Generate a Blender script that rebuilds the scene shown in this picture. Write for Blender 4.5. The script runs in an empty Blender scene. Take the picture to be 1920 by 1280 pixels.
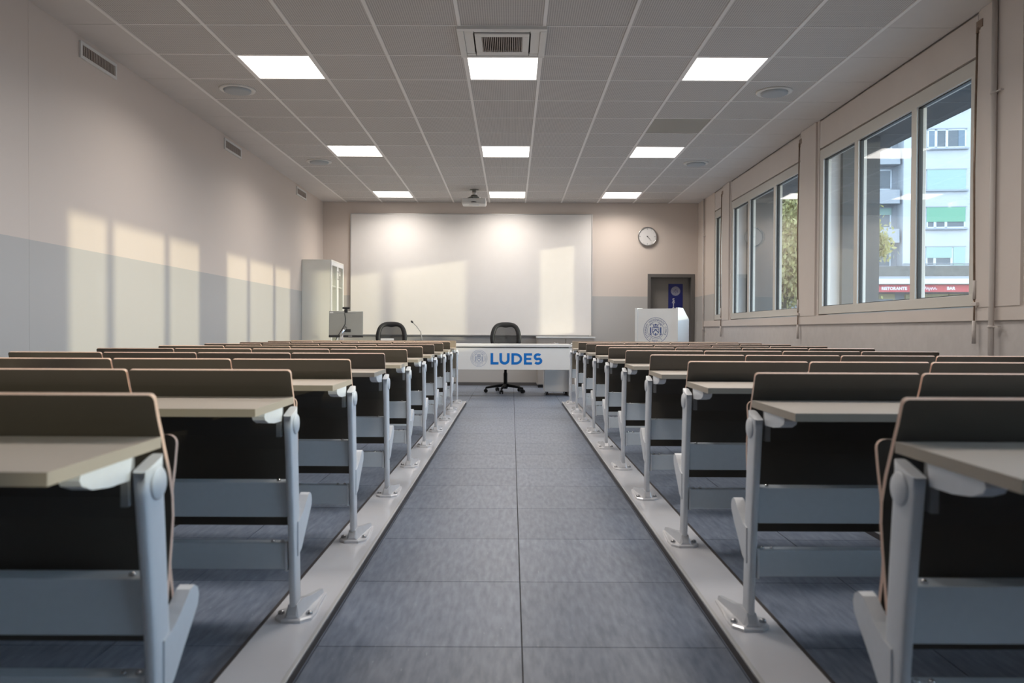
import bpy, bmesh, math, random
from mathutils import Vector, Matrix, Euler

random.seed(7)
PI = math.pi
scene = bpy.context.scene
C = scene.collection

# ------------------------------------------------------------------ camera
CAM_Z = 0.955
cd = bpy.data.cameras.new('camera')
cam = bpy.data.objects.new('camera', cd)
C.objects.link(cam)
cd.sensor_width = 36.0
cd.lens = 1480.0 / 1920.0 * 36.0
cd.clip_start, cd.clip_end = 0.05, 400
cam.location = (0, 0, CAM_Z)
# looks along +y, 0.77 deg down, a hair to the right, rolled by about 0.25 deg
cam.rotation_euler = (Euler((math.radians(90 - 0.77), 0, math.radians(-0.02)), 'XYZ').to_matrix()
                      @ Matrix.Rotation(math.radians(0.25), 3, 'Z')).to_euler()
cd.dof.use_dof = True
cd.dof.focus_distance = 7.5
cd.dof.aperture_fstop = 4.0
scene.camera = cam

# ------------------------------------------------------------------ sky, sun, exposure
world = bpy.data.worlds.new('sky')
scene.world = world
world.use_nodes = True
bg = world.node_tree.nodes['Background']
bg.inputs[0].default_value = (0.56, 0.76, 1.0, 1)
bg.inputs[1].default_value = 6.0
SUN_DIR = Vector((-1.0, 0.528, -0.141))
sd = bpy.data.lights.new('sun', 'SUN')
sun = bpy.data.objects.new('sun', sd)
C.objects.link(sun)
sun.location = (30, -15, 12)
sun.rotation_euler = SUN_DIR.to_track_quat('-Z', 'Y').to_euler()
sd.energy = 2.4
sd.angle = math.radians(0.9)
sd.color = (1.0, 0.90, 0.64)
LAMP = 4.0            # glow of the panel faces
LAMP_W = 18.5         # watts leaving each panel
LAMP_SPREAD = 150     # degrees, prismatic panels throw their light down
scene.view_settings.view_transform = 'Standard'
scene.view_settings.look = 'None'
scene.view_settings.exposure = 0.0
scene.view_settings.gamma = 1.0
scene.view_settings.use_curve_mapping = False

# ------------------------------------------------------------------ materials
MATS = {}


def node(nt, t, **kw):
    n = nt.nodes.new(t)
    for k, v in kw.items():
        setattr(n, k, v)
    return n


def mat(name, col, rough=0.6, metal=0.0, spec=0.5, var=0.0, scale=8.0, stretch=(1, 1, 1), bump=0.0, coat=0.0):
    """Principled material with a little procedural colour variation and relief."""
    m = bpy.data.materials.new(name)
    m.use_nodes = True
    nt = m.node_tree
    b = nt.nodes['Principled BSDF']
    b.inputs['Base Color'].default_value = (*col, 1)
    b.inputs['Roughness'].default_value = rough
    b.inputs['Metallic'].default_value = metal
    b.inputs['Specular IOR Level'].default_value = spec
    b.inputs['Coat Weight'].default_value = coat
    if var or bump:
        g = node(nt, 'ShaderNodeNewGeometry')
        mp = node(nt, 'ShaderNodeMapping')
        mp.inputs['Scale'].default_value = stretch
        nz = node(nt, 'ShaderNodeTexNoise')
        nz.inputs['Scale'].default_value = scale
        nz.inputs['Detail'].default_value = 5
        nt.links.new(g.outputs['Position'], mp.inputs['Vector'])
        nt.links.new(mp.outputs[0], nz.inputs['Vector'])
        if var:
            r = node(nt, 'ShaderNodeMapRange')
            r.inputs['From Min'].default_value = 0.25
            r.inputs['From Max'].default_value = 0.75
            r.inputs['To Min'].default_value = 1 - var
            r.inputs['To Max'].default_value = 1 + var
            nt.links.new(nz.outputs['Fac'], r.inputs['Value'])
            mx = node(nt, 'ShaderNodeMix', data_type='RGBA', blend_type='MULTIPLY')
            mx.inputs['Factor'].default_value = 1
            mx.inputs['A'].default_value = (*col, 1)
            nt.links.new(r.outputs[0], mx.inputs['B'])
            nt.links.new(mx.outputs['Result'], b.inputs['Base Color'])
        if bump:
            bp = node(nt, 'ShaderNodeBump')
            bp.inputs['Strength'].default_value = bump
            bp.inputs['Distance'].default_value = 0.004
            nt.links.new(nz.outputs['Fac'], bp.inputs['Height'])
            nt.links.new(bp.outputs[0], b.inputs['Normal'])
    MATS[name] = m
    return m


def emit(name, col, s):
    m = bpy.data.materials.new(name)
    m.use_nodes = True
    nt = m.node_tree
    nt.nodes.remove(nt.nodes['Principled BSDF'])
    e = node(nt, 'ShaderNodeEmission')
    e.inputs[0].default_value = (*col, 1)
    e.inputs[1].default_value = s
    nt.links.new(e.outputs[0], nt.nodes['Material Output'].inputs[0])
    MATS[name] = m
    return m


def two_tone(name, top, low, zline):
    """Wall paint: warm white above a painted line, cool grey below it."""
    m = mat(name, top, 0.75, var=0.02, scale=3.0, bump=0.12)
    nt = m.node_tree
    b = nt.nodes['Principled BSDF']
    g = node(nt, 'ShaderNodeNewGeometry')
    s = node(nt, 'ShaderNodeSeparateXYZ')
    nt.links.new(g.outputs['Position'], s.inputs[0])
    lt = node(nt, 'ShaderNodeMath', operation='GREATER_THAN')
    lt.inputs[1].default_value = zline
    nt.links.new(s.outputs['Z'], lt.inputs[0])
    mx = node(nt, 'ShaderNodeMix', data_type='RGBA')
    mx.inputs['A'].default_value = (*low, 1)
    mx.inputs['B'].default_value = (*top, 1)
    nt.links.new(lt.outputs[0], mx.inputs['Factor'])
    nt.links.new(mx.outputs['Result'], b.inputs['Base Color'])
    return m


two_tone('wall_paint', (0.66, 0.575, 0.515), (0.485, 0.465, 0.445), 1.565)
mat('bay_paint', (0.64, 0.575, 0.535), 0.6, var=0.02, scale=4)
mat('plinth_paint', (0.55, 0.515, 0.50), 0.65, var=0.05, scale=14, bump=0.3)
mat('window_frame', (0.60, 0.575, 0.53), 0.4, var=0.01)
mat('gasket', (0.02, 0.02, 0.02), 0.5)
mat('skirting', (0.10, 0.095, 0.095), 0.5)
mat('ceiling_slab', (0.5, 0.48, 0.46), 0.9)
mat('ceiling_border', (0.66, 0.625, 0.605), 0.85, var=0.02)
mat('grid_bar', (0.84, 0.81, 0.79), 0.5)
mat('odd_tile', (0.35, 0.335, 0.30), 0.45)
mat('white_plastic', (0.72, 0.70, 0.67), 0.45)
mat('grille_slat', (0.42, 0.36, 0.32), 0.5)
mat('dark_slot', (0.04, 0.035, 0.03), 0.8)
mat('speaker_cone', (0.40, 0.42, 0.44), 0.6)
mat('leg_paint', (0.74, 0.765, 0.80), 0.36, 0.0, var=0.02, scale=60)
mat('cast_alu', (0.68, 0.685, 0.71), 0.25, 0.2, var=0.03, scale=40)
mat('beam_paint', (0.66, 0.72, 0.77), 0.42, 0.0, var=0.02, scale=50)
mat('rail_paint', (0.66, 0.66, 0.69), 0.13, 0.0, var=0.015, scale=12, coat=0.3)
mat('rail_edge', (0.72, 0.71, 0.70), 0.25, 0.3)
mat('rail_side', (0.05, 0.042, 0.04), 0.45)
mat('bolt_steel', (0.45, 0.45, 0.46), 0.25, 0.9)
mat('desk_laminate', (0.57, 0.495, 0.42), 0.42, var=0.015, scale=30)
mat('desk_edge', (0.43, 0.375, 0.305), 0.5)
mat('back_laminate', (0.066, 0.057, 0.046), 0.38, var=0.03, scale=20)
mat('plywood_edge', (0.74, 0.52, 0.41), 0.5, var=0.08, scale=60, stretch=(1, 1, 6))
mat('front_laminate', (0.36, 0.30, 0.225), 0.45, var=0.05, scale=20, stretch=(6, 6, 0.6))
mat('white_laminate', (0.78, 0.775, 0.76), 0.35, var=0.01)
mat('cream_laminate', (0.82, 0.80, 0.73), 0.4, var=0.01)
mat('taupe_front', (0.40, 0.36, 0.325), 0.5, var=0.02)
mat('board_white', (0.80, 0.765, 0.735), 0.38, var=0.01)
mat('alu', (0.62, 0.61, 0.60), 0.3, 0.8)
mat('chrome', (0.75, 0.75, 0.76), 0.15, 1.0)
mat('chair_black', (0.010, 0.010, 0.012), 0.5, var=0.05, scale=50)
mat('chair_fabric', (0.03, 0.03, 0.034), 0.9, var=0.1, scale=120, bump=0.3)
mat('door_paint', (0.235, 0.215, 0.195), 0.5, var=0.02)
mat('door_frame', (0.13, 0.12, 0.112), 0.45)
mat('clock_rim', (0.42, 0.41, 0.40), 0.25, 0.8)
mat('clock_face', (0.74, 0.72, 0.71), 0.4)
mat('black_mark', (0.03, 0.03, 0.03), 0.5)
mat('grey_mark', (0.25, 0.25, 0.25), 0.5)
mat('logo_blue', (0.0, 0.165, 0.56), 0.4)
mat('seal_blue', (0.05, 0.09, 0.27), 0.45)
mat('seal_pale', (0.30, 0.36, 0.50), 0.45)
mat('banner_blue', (0.008, 0.015, 0.16), 0.4)
mat('banner_white', (0.78, 0.78, 0.80), 0.4)
mat('banner_grey', (0.42, 0.42, 0.50), 0.4)
mat('monitor_silver', (0.34, 0.34, 0.31), 0.35, 0.5, var=0.02)
mat('monitor_black', (0.015, 0.015, 0.015), 0.4)
mat('crank_steel', (0.30, 0.22, 0.17), 0.35, 0.6, var=0.15, scale=30)
mat('pipe_paint', (0.60, 0.55, 0.52), 0.45)
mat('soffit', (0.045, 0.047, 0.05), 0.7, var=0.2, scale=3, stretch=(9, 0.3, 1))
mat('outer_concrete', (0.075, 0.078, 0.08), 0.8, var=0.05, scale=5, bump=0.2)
mat('outer_sill', (0.5, 0.5, 0.49), 0.5)
mat('asphalt', (0.16, 0.16, 0.165), 0.9, var=0.15, scale=2, bump=0.3)
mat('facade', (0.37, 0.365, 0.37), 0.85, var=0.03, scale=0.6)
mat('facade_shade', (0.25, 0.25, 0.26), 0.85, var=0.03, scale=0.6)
mat('facade_frame', (0.46, 0.46, 0.47), 0.5)
mat('facade_glass', (0.07, 0.075, 0.08), 0.08, spec=0.6)
mat('shutter_pale', (0.24, 0.32, 0.27), 0.6)
mat('shutter_green', (0.12, 0.26, 0.165), 0.6)
mat('curtain', (0.13, 0.16, 0.19), 0.8)
mat('sign_red', (0.36, 0.04, 0.045), 0.5)
mat('sign_white', (0.6, 0.6, 0.6), 0.5)
mat('shop_yellow', (0.34, 0.28, 0.15), 0.6, var=0.05)
mat('hedge', (0.10, 0.095, 0.085), 0.9, var=0.3, scale=4, bump=0.5)
mat('bark', (0.10, 0.08, 0.06), 0.9, var=0.3, scale=9, bump=0.6)
emit('lamp_diffuser', (1.0, 0.945, 0.885), LAMP)

# leaves: light passes through them
m = mat('leaf_yellow', (0.33, 0.29, 0.13), 0.6, var=0.35, scale=2.2)
nt = m.node_tree
tr = node(nt, 'ShaderNodeBsdfTranslucent')
tr.inputs[0].default_value = (0.34, 0.31, 0.10, 1)
mxs = node(nt, 'ShaderNodeMixShader')
mxs.inputs[0].default_value = 0.45
nt.links.new(nt.nodes['Principled BSDF'].outputs[0], mxs.inputs[1])
nt.links.new(tr.outputs[0], mxs.inputs[2])
nt.links.new(mxs.outputs[0], nt.nodes['Material Output'].inputs[0])

# chair mesh fabric: an open weave
m = mat('chair_mesh', (0.03, 0.03, 0.033), 0.8)
nt = m.node_tree
tp = node(nt, 'ShaderNodeBsdfTransparent')
mxs = node(nt, 'ShaderNodeMixShader')
mxs.inputs[0].default_value = 0.2
nt.links.new(nt.nodes['Principled BSDF'].outputs[0], mxs.inputs[1])
nt.links.new(tp.outputs[0], mxs.inputs[2])
nt.links.new(mxs.outputs[0], nt.nodes['Material Output'].inputs[0])


def glass_mat(name, r0, tint):
    """Clear pane: passes light straight through and mirrors more at grazing angles (Schlick)."""
    m = bpy.data.materials.new(name)
    m.use_nodes = True
    nt = m.node_tree
    nt.nodes.remove(nt.nodes['Principled BSDF'])
    lw = node(nt, 'ShaderNodeLayerWeight')
    lw.inputs['Blend'].default_value = 0.5
    p = node(nt, 'ShaderNodeMath', operation='POWER')
    p.inputs[1].default_value = 5
    nt.links.new(lw.outputs['Facing'], p.inputs[0])
    ma = node(nt, 'ShaderNodeMath', operation='MULTIPLY_ADD')
    ma.inputs[1].default_value = 1 - r0
    ma.inputs[2].default_value = r0
    nt.links.new(p.outputs[0], ma.inputs[0])
    t = node(nt, 'ShaderNodeBsdfTransparent')
    t.inputs[0].default_value = (*tint, 1)
    gl = node(nt, 'ShaderNodeBsdfGlossy')
    gl.inputs['Roughness'].default_value = 0.0
    mx = node(nt, 'ShaderNodeMixShader')
    nt.links.new(ma.outputs[0], mx.inputs[0])
    nt.links.new(t.outputs[0], mx.inputs[1])
    nt.links.new(gl.outputs[0], mx.inputs[2])
    nt.links.new(mx.outputs[0], nt.nodes['Material Output'].inputs[0])
    MATS[name] = m


glass_mat('window_glass', 0.07, (0.97, 0.99, 0.985))
glass_mat('cabinet_glass', 0.05, (0.95, 0.97, 0.95))


# floor tiles: blue-grey flecked linoleum, streaks running down the room
def floor_material():
    m = mat('floor_tile', (0.128, 0.145, 0.18), 0.36)
    nt = m.node_tree
    b = nt.nodes['Principled BSDF']
    g = node(nt, 'ShaderNodeNewGeometry')

    def noise(scale, detail, st):
        mp = node(nt, 'ShaderNodeMapping')
        mp.inputs['Scale'].default_value = st
        mp.inputs['Rotation'].default_value = (0, 0, 0.10)
        n = node(nt, 'ShaderNodeTexNoise')
        n.inputs['Scale'].default_value = scale
        n.inputs['Detail'].default_value = detail
        nt.links.new(g.outputs['Position'], mp.inputs['Vector'])
        nt.links.new(mp.outputs[0], n.inputs['Vector'])
        return n
    n1 = noise(16, 6, (3.2, 0.55, 1))
    n2 = noise(60, 3, (2.6, 0.45, 1))
    r1 = node(nt, 'ShaderNodeValToRGB')
    r1.color_ramp.elements[0].position = 0.30
    r1.color_ramp.elements[0].color = (0.118, 0.143, 0.192, 1)
    r1.color_ramp.elements[1].position = 0.72
    r1.color_ramp.elements[1].color = (0.222, 0.255, 0.322, 1)
    nt.links.new(n1.outputs['Fac'], r1.inputs[0])
    r2 = node(nt, 'ShaderNodeValToRGB')
    r2.color_ramp.elements[0].position = 0.68
    r2.color_ramp.elements[0].color = (0, 0, 0, 1)
    r2.color_ramp.elements[1].position = 0.80
    r2.color_ramp.elements[1].color = (1, 1, 1, 1)
    nt.links.new(n2.outputs['Fac'], r2.inputs[0])
    mx = node(nt, 'ShaderNodeMix', data_type='RGBA')
    mx.inputs['B'].default_value = (0.37, 0.41, 0.475, 1)
    nt.links.new(r2.outputs[0], mx.inputs['Factor'])
    nt.links.new(r1.outputs[0], mx.inputs['A'])
    oi = node(nt, 'ShaderNodeObjectInfo')
    rr = node(nt, 'ShaderNodeMapRange')
    rr.inputs['To Min'].default_value = 0.93
    rr.inputs['To Max'].default_value = 1.07
    nt.links.new(oi.outputs['Random'], rr.inputs['Value'])
    mu = node(nt, 'ShaderNodeMix', data_type='RGBA', blend_type='MULTIPLY')
    mu.inputs['Factor'].default_value = 1
    nt.links.new(mx.outputs['Result'], mu.inputs['A'])
    nt.links.new(rr.outputs[0], mu.inputs['B'])
    nt.links.new(mu.outputs['Result'], b.inputs['Base Color'])
    bp = node(nt, 'ShaderNodeBump')
    bp.inputs['Strength'].default_value = 0.15
    bp.inputs['Distance'].default_value = 0.002
    nt.links.new(n1.outputs['Fac'], bp.inputs['Height'])
    nt.links.new(bp.outputs[0], b.inputs['Normal'])


floor_material()
mat('floor_joint', (0.035, 0.037, 0.042), 0.8)


# ceiling tiles: rows of fine perforations
def tile_material():
    m = mat('ceiling_tile', (0.62, 0.585, 0.56), 0.85)
    nt = m.node_tree
    b = nt.nodes['Principled BSDF']
    g = node(nt, 'ShaderNodeNewGeometry')
    s = node(nt, 'ShaderNodeSeparateXYZ')
    nt.links.new(g.outputs['Position'], s.inputs[0])

    def wave(out):
        k = node(nt, 'ShaderNodeMath', operation='MULTIPLY')
        k.inputs[1].default_value = 2 * PI / 0.0164
        nt.links.new(out, k.inputs[0])
        c = node(nt, 'ShaderNodeMath', operation='COSINE')
        nt.links.new(k.outputs[0], c.inputs[0])
        return c
    ad = node(nt, 'ShaderNodeMath', operation='ADD')
    nt.links.new(wave(s.outputs['X']).outputs[0], ad.inputs[0])
    nt.links.new(wave(s.outputs['Y']).outputs[0], ad.inputs[1])
    gt = node(nt, 'ShaderNodeMath', operation='GREATER_THAN')
    gt.inputs[1].default_value = 0.75
    nt.links.new(ad.outputs[0], gt.inputs[0])
    mx = node(nt, 'ShaderNodeMix', data_type='RGBA')
    mx.inputs['A'].default_value = (0.60, 0.57, 0.55, 1)
    mx.inputs['B'].default_value = (0.30, 0.28, 0.27, 1)
    nt.links.new(gt.outputs[0], mx.inputs['Factor'])
    nt.links.new(mx.outputs['Result'], b.inputs['Base Color'])


tile_material()


# ------------------------------------------------------------------ mesh helpers
class MB:
    """Collects shapes into one mesh; every face remembers its material slot."""

    def __init__(self):
        self.v, self.f, self.mi, self.sm = [], [], [], []

    def add(self, vs, fs, mi=0, smooth=False):
        o = len(self.v)
        self.v += [tuple(p) for p in vs]
        for f in fs:
            self.f.append(tuple(i + o for i in f))
            self.mi.append(mi)
            self.sm.append(smooth)
        return self

    def box(self, x0, x1, y0, y1, z0, z1, mi=0, b=0.0):
        x0, x1 = min(x0, x1), max(x0, x1)
        y0, y1 = min(y0, y1), max(y0, y1)
        z0, z1 = min(z0, z1), max(z0, z1)
        if b <= 0:
            vs = [(x, y, z) for z in (z0, z1) for y in (y0, y1) for x in (x0, x1)]
            fs = [(0, 2, 3, 1), (4, 5, 7, 6), (0, 1, 5, 4), (2, 6, 7, 3), (0, 4, 6, 2), (1, 3, 7, 5)]
            return self.add(vs, fs, mi)
        bm = bmesh.new()
        bmesh.ops.create_cube(bm, size=1)
        for v in bm.verts:
            v.co = Vector(((x0 + x1) / 2 + v.co.x * (x1 - x0), (y0 + y1) / 2 + v.co.y * (y1 - y0), (z0 + z1) / 2 + v.co.z * (z1 - z0)))
        bmesh.ops.bevel(bm, geom=list(bm.edges), offset=b, segments=2, affect='EDGES', profile=0.6)
        return self.bm(bm, mi)

    def bm(self, bm, mi=0, smooth=False):
        bm.verts.index_update()
        self.add([v.co[:] for v in bm.verts], [[v.index for v in f.verts] for f in bm.faces], mi, smooth)
        bm.free()
        return self

    def prism(self, pts, axis, a, b, mi=0, emi=None, smooth=False):
        """Polygon pts (2D) extruded along axis ('x': pts=(y,z); 'y': pts=(x,z); 'z': pts=(x,y))."""
        def P(p, t):
            return {'x': (t, p[0], p[1]), 'y': (p[0], t, p[1]), 'z': (p[0], p[1], t)}[axis]
        n = len(pts)
        vs = [P(p, a) for p in pts] + [P(p, b) for p in pts]
        area = sum(pts[i][0] * pts[(i + 1) % n][1] - pts[(i + 1) % n][0] * pts[i][1] for i in range(n))
        flip = (area > 0) ^ (axis == 'y') ^ (b < a)
        c1, c2 = list(range(n)), list(range(n, 2 * n))
        caps = [c1[::-1], c2] if flip else [c1, c2[::-1]]
        self.add(vs, caps, mi)
        sides = []
        for i in range(n):
            j = (i + 1) % n
            q = (i, j, n + j, n + i)
            sides.append(q if flip else q[::-1])
        o = len(self.v) - 2 * n
        for q in sides:
            self.f.append(tuple(i + o for i in q))
            self.mi.append(mi if emi is None else emi)
            self.sm.append(smooth)
        return self

    def loft(self, rings, mi=0, smooth=True, closed=False, caps=True):
        n = len(rings[0])
        vs = [p for r in rings for p in r]
        fs = []
        m_ = len(rings)
        for k in range(m_ if closed else m_ - 1):
            a, b = k * n, ((k + 1) % m_) * n
            for i in range(n):
                j = (i + 1) % n
                fs.append((a + i, a + j, b + j, b + i))
        self.add(vs, fs, mi, smooth)
        if caps and not closed:
            o = len(self.v) - len(vs)
            self.f.append(tuple(o + i for i in range(n))[::-1])
            self.f.append(tuple(o + (m_ - 1) * n + i for i in range(n)))
            self.mi += [mi, mi]
            self.sm += [False, False]
        return self

    def tube(self, path, r, n=8, mi=0, closed=False, flat=1.0):
        """Round (or flattened) tube along a path; r may be a list."""
        P = [Vector(p) for p in path]
        rs = r if isinstance(r, (list, tuple)) else [r] * len(P)
        rings = []
        up = None
        for i, p in enumerate(P):
            if closed:
                t = P[(i + 1) % len(P)] - P[i - 1]
            else:
                t = P[min(i + 1, len(P) - 1)] - P[max(i - 1, 0)]
            t.normalize()
            if up is None:
                up = Vector((0, 0, 1)) if abs(t.z) < 0.9 else Vector((0, 1, 0))
            s = t.cross(up).normalized()
            u = s.cross(t).normalized()
            up = u
            rings.append([p + s * (math.cos(2 * PI * k / n) * rs[i]) + u * (math.sin(2 * PI * k / n) * rs[i] * flat) for k in range(n)])
        return self.loft(rings, mi, True, closed)

    def cyl(self, c, axis, r, h, n=20, mi=0, r2=None, smooth=True):
        """Cylinder starting at c and running h along axis."""
        r2 = r if r2 is None else r2
        rings = []
        for t, rr in ((0, r), (h, r2)):
            ring = []
            for k in range(n):
                a = 2 * PI * k / n
                ca, sa = math.cos(a) * rr, math.sin(a) * rr
                d = {'x': (t, ca, sa), 'y': (ca, t, sa), 'z': (ca, sa, t)}[axis]
                ring.append((c[0] + d[0], c[1] + d[1], c[2] + d[2]))
            rings.append(ring)
        return self.loft(rings, mi, smooth)

    def lathe(self, c, axis, prof, n=24, mi=0):
        """prof: (distance along axis, radius)."""
        rings = []
        for t, rr in prof:
            ring = []
            for k in range(n):
                a = 2 * PI * k / n
                ca, sa = math.cos(a) * rr, math.sin(a) * rr
                d = {'x': (t, ca, sa), 'y': (ca, t, sa), 'z': (ca, sa, t)}[axis]
                ring.append((c[0] + d[0], c[1] + d[1], c[2] + d[2]))
            rings.append(ring)
        return self.loft(rings, mi, True)

    def mesh(self, name, mats):
        me = bpy.data.meshes.new(name)
        me.from_pydata(self.v, [], self.f)
        for k in (mats if isinstance(mats, (list, tuple)) else [mats]):
            me.materials.append(MATS[k])
        me.polygons.foreach_set('material_index', self.mi)
        me.polygons.foreach_set('use_smooth', self.sm)
        bm = bmesh.new()
        bm.from_mesh(me)
        bmesh.ops.recalc_face_normals(bm, faces=bm.faces)
        bm.to_mesh(me)
        bm.free()
        return me

    def build(self, name, mats, parent=None, loc=(0, 0, 0), rot=None):
        o = bpy.data.objects.new(name, self.mesh(name, mats))
        C.objects.link(o)
        o.location = loc
        if rot:
            o.rotation_euler = rot
        if parent:
            o.parent = parent
        return o


def tag(o, label=None, cat=None, group=None, kind=None):
    for k, v in (('label', label), ('category', cat), ('group', group), ('kind', kind)):
        if v:
            o[k] = v
    return o


def empty(name, loc=(0, 0, 0), rz=0.0):
    o = bpy.data.objects.new(name, None)
    o.empty_display_size = 0.1
    C.objects.link(o)
    o.location = loc
    o.rotation_euler = (0, 0, rz)
    return o


def place(name, me, parent, loc=(0, 0, 0), rot=None):
    o = bpy.data.objects.new(name, me)
    C.objects.link(o)
    o.location = loc
    if rot:
        o.rotation_euler = rot
    if parent:
        o.parent = parent
    return o


def copy_tree(o, parent=None):
    c = o.copy()
    C.objects.link(c)
    c.parent = parent
    for ch in o.children:
        copy_tree(ch, c)
    return c


def struct(o, label=None):
    o['kind'] = 'structure'
    if label:
        o['label'] = label
    return o


def text_mesh(body, size, extrude=0.0, offset=0.0, shear=0.0, align='LEFT'):
    cu = bpy.data.curves.new('lettering', 'FONT')
    cu.body = body
    cu.size = size
    cu.extrude = extrude
    cu.offset = offset
    cu.shear = shear
    cu.align_x = align
    cu.resolution_u = 3
    o = bpy.data.objects.new('lettering', cu)
    C.objects.link(o)
    dg = bpy.context.evaluated_depsgraph_get()
    dg.update()
    me = bpy.data.meshes.new_from_object(o.evaluated_get(dg))
    bpy.data.objects.remove(o)
    bpy.data.curves.remove(cu)
    return me


def ribbon(path, w, closed=False):
    """2D ribbon of width w along path -> list of quads (2D)."""
    n = len(path)
    L, R = [], []
    for i in range(n):
        a = path[i - 1] if (closed or i > 0) else path[i]
        b = path[(i + 1) % n] if (closed or i < n - 1) else path[i]
        p = path[i]
        d1 = Vector((p[0] - a[0], p[1] - a[1]))
        d2 = Vector((b[0] - p[0], b[1] - p[1]))
        if d1.length < 1e-9:
            d1 = d2
        if d2.length < 1e-9:
            d2 = d1
        d1.normalize()
        d2.normalize()
        t = (d1 + d2)
        t = t.normalized() if t.length > 1e-6 else d1
        nn = Vector((-t.y, t.x))
        k = w / 2 / max(0.35, abs(nn.dot(Vector((-d1.y, d1.x)))))
        L.append((p[0] + nn.x * k, p[1] + nn.y * k))
        R.append((p[0] - nn.x * k, p[1] - nn.y * k))
    q = []
    for i in range(n if closed else n - 1):
        j = (i + 1) % n
        q.append([L[i], L[j], R[j], R[i]])
    return q


def arc(cx, cy, rx, ry, a0, a1, n):
    return [(cx + rx * math.cos(math.radians(a0 + (a1 - a0) * k / n)), cy + ry * math.sin(math.radians(a0 + (a1 - a0) * k / n))) for k in range(n + 1)]


def flat_xz(mb, quads, y, t=0.0015, mi=0):
    """2D quads as a thin raised print facing -y."""
    for q in quads:
        n = len(q)
        vs = [(p[0], y - t, p[1]) for p in q] + [(p[0], y, p[1]) for p in q]
        fs = [tuple(range(n)), tuple(range(n, 2 * n))[::-1]]
        for i in range(n):
            j = (i + 1) % n
            fs.append((i, n + i, n + j, j))
        mb.add(vs, fs, mi)


# ------------------------------------------------------------------ room shell
XL, XR = -3.30, 3.245          # left wall face, right wall (pillar) face
YB, YF = 13.80, -2.30          # board wall, wall behind the camera
ZC = CAM_Z + 2.233             # ceiling face

# floor with square tiles
fl = struct(MB().box(XL - 0.3, XR + 0.10, YF - 0.2, YB + 0.45, -0.25, -0.006).build('floor', 'floor_joint'), 'blue grey linoleum tile floor with a dark centre joint')
TS = 0.62
FX0 = 0.035 - 6 * TS
FY0 = 2.373 - 8 * TS
tile_cache = {}
for i in range(12):
    for j in range(28):
        x0, x1 = FX0 + i * TS, FX0 + (i + 1) * TS
        y0, y1 = FY0 + j * TS, FY0 + (j + 1) * TS
        x0, x1, y0, y1 = max(x0, XL), min(x1, XR + 0.02), max(y0, YF), min(y1, YB)
        if x1 - x0 < 0.02 or y1 - y0 < 0.02:
            continue
        key = (round(x1 - x0, 3), round(y1 - y0, 3), i in (5, 6))
        if key not in tile_cache:
            w, d = (x1 - x0) / 2, (y1 - y0) / 2
            g = 0.0022
            gx0 = -w + (0.0028 if i == 6 else g)
            tile_cache[key] = MB().box(-w + g, w - g, -d + 0.0016, d - 0.0016, -0.006, 0.0).mesh('tile', 'floor_tile')
        place('tile', tile_cache[key], fl, ((x0 + x1) / 2, (y0 + y1) / 2, 0))

# ceiling slab, runners and lay-in tiles
ce = struct(MB().box(XL - 0.3, XR + 0.10, YF - 0.2, YB + 0.45, ZC + 0.02, ZC + 0.25).build('ceiling', 'ceiling_slab'), 'suspended ceiling of perforated square tiles in a white grid')
TP = 0.625
GX = [-0.083 + 0.3125 + k * TP for k in range(-5, 5)]
GY = [5.82 + TP * k for k in range(-12, 13)]
LIGHT_COLS = {2: 'left', 5: 'middle', 8: 'right'}
LIGHT_ROWS = (6.445, 9.57, 12.695, 3.32)  # last row is assumed: unseen panels added to light the foreground
colx = [XL] + GX + [XR + 0.0]
rowy = [YF] + [y for y in GY if y > YF + 0.1] + [YB]
tcache = {}
light_spots = []
for i in range(len(colx) - 1):
    for j in range(len(rowy) - 1):
        x0, x1, y0, y1 = colx[i], colx[i + 1], rowy[j], rowy[j + 1]
        border = i in (0, len(colx) - 2)
        is_light = any(abs(y0 - r) < 0.02 for r in LIGHT_ROWS) and i in LIGHT_COLS
        is_ac = abs(y0 - 5.82) < 0.02 and i == 5
        odd = abs(y0 - 8.32) < 0.02 and i == 8
        if is_light:
            light_spots.append((i, y0, (x0 + x1) / 2, (y0 + y1) / 2))
            continue
        if is_ac:
            continue
        mk = 'ceiling_border' if border else ('odd_tile' if odd else 'ceiling_tile')
        key = (round(x1 - x0, 3), round(y1 - y0, 3), mk)
        if key not in tcache:
            w, d = (x1 - x0) / 2, (y1 - y0) / 2
            ed = 0.0025 if border else 0.004
            tcache[key] = MB().box(-w + ed * 0.4, w - ed * 0.4, -d + ed, d - ed, 0.0, 0.016).mesh('ceiling_tile', mk)
        o = place('ceiling_tile', tcache[key], ce, ((x0 + x1) / 2, (y0 + y1) / 2, ZC + (0.001 if border else 0.004)))
        if odd:
            o['label'] = 'smooth darker ceiling tile'
for x in GX:
    MB().box(x - 0.013, x + 0.013, YF, YB, ZC - 0.001, ZC + 0.02).build('ceiling_runner', 'grid_bar', ce)
crossme = {}
for y in rowy[1:-1]:
    for i in range(1, len(colx) - 2):
        x0, x1 = colx[i] + 0.013, colx[i + 1] - 0.013
        key = round(x1 - x0, 3)
        if key not in crossme:
            crossme[key] = MB().box(-key / 2, key / 2, -0.006, 0.006, 0, 0.018).mesh('cross_bar', 'grid_bar')
        place('cross_bar', crossme[key], ce, ((x0 + x1) / 2, y, ZC + 0.0005))

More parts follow.
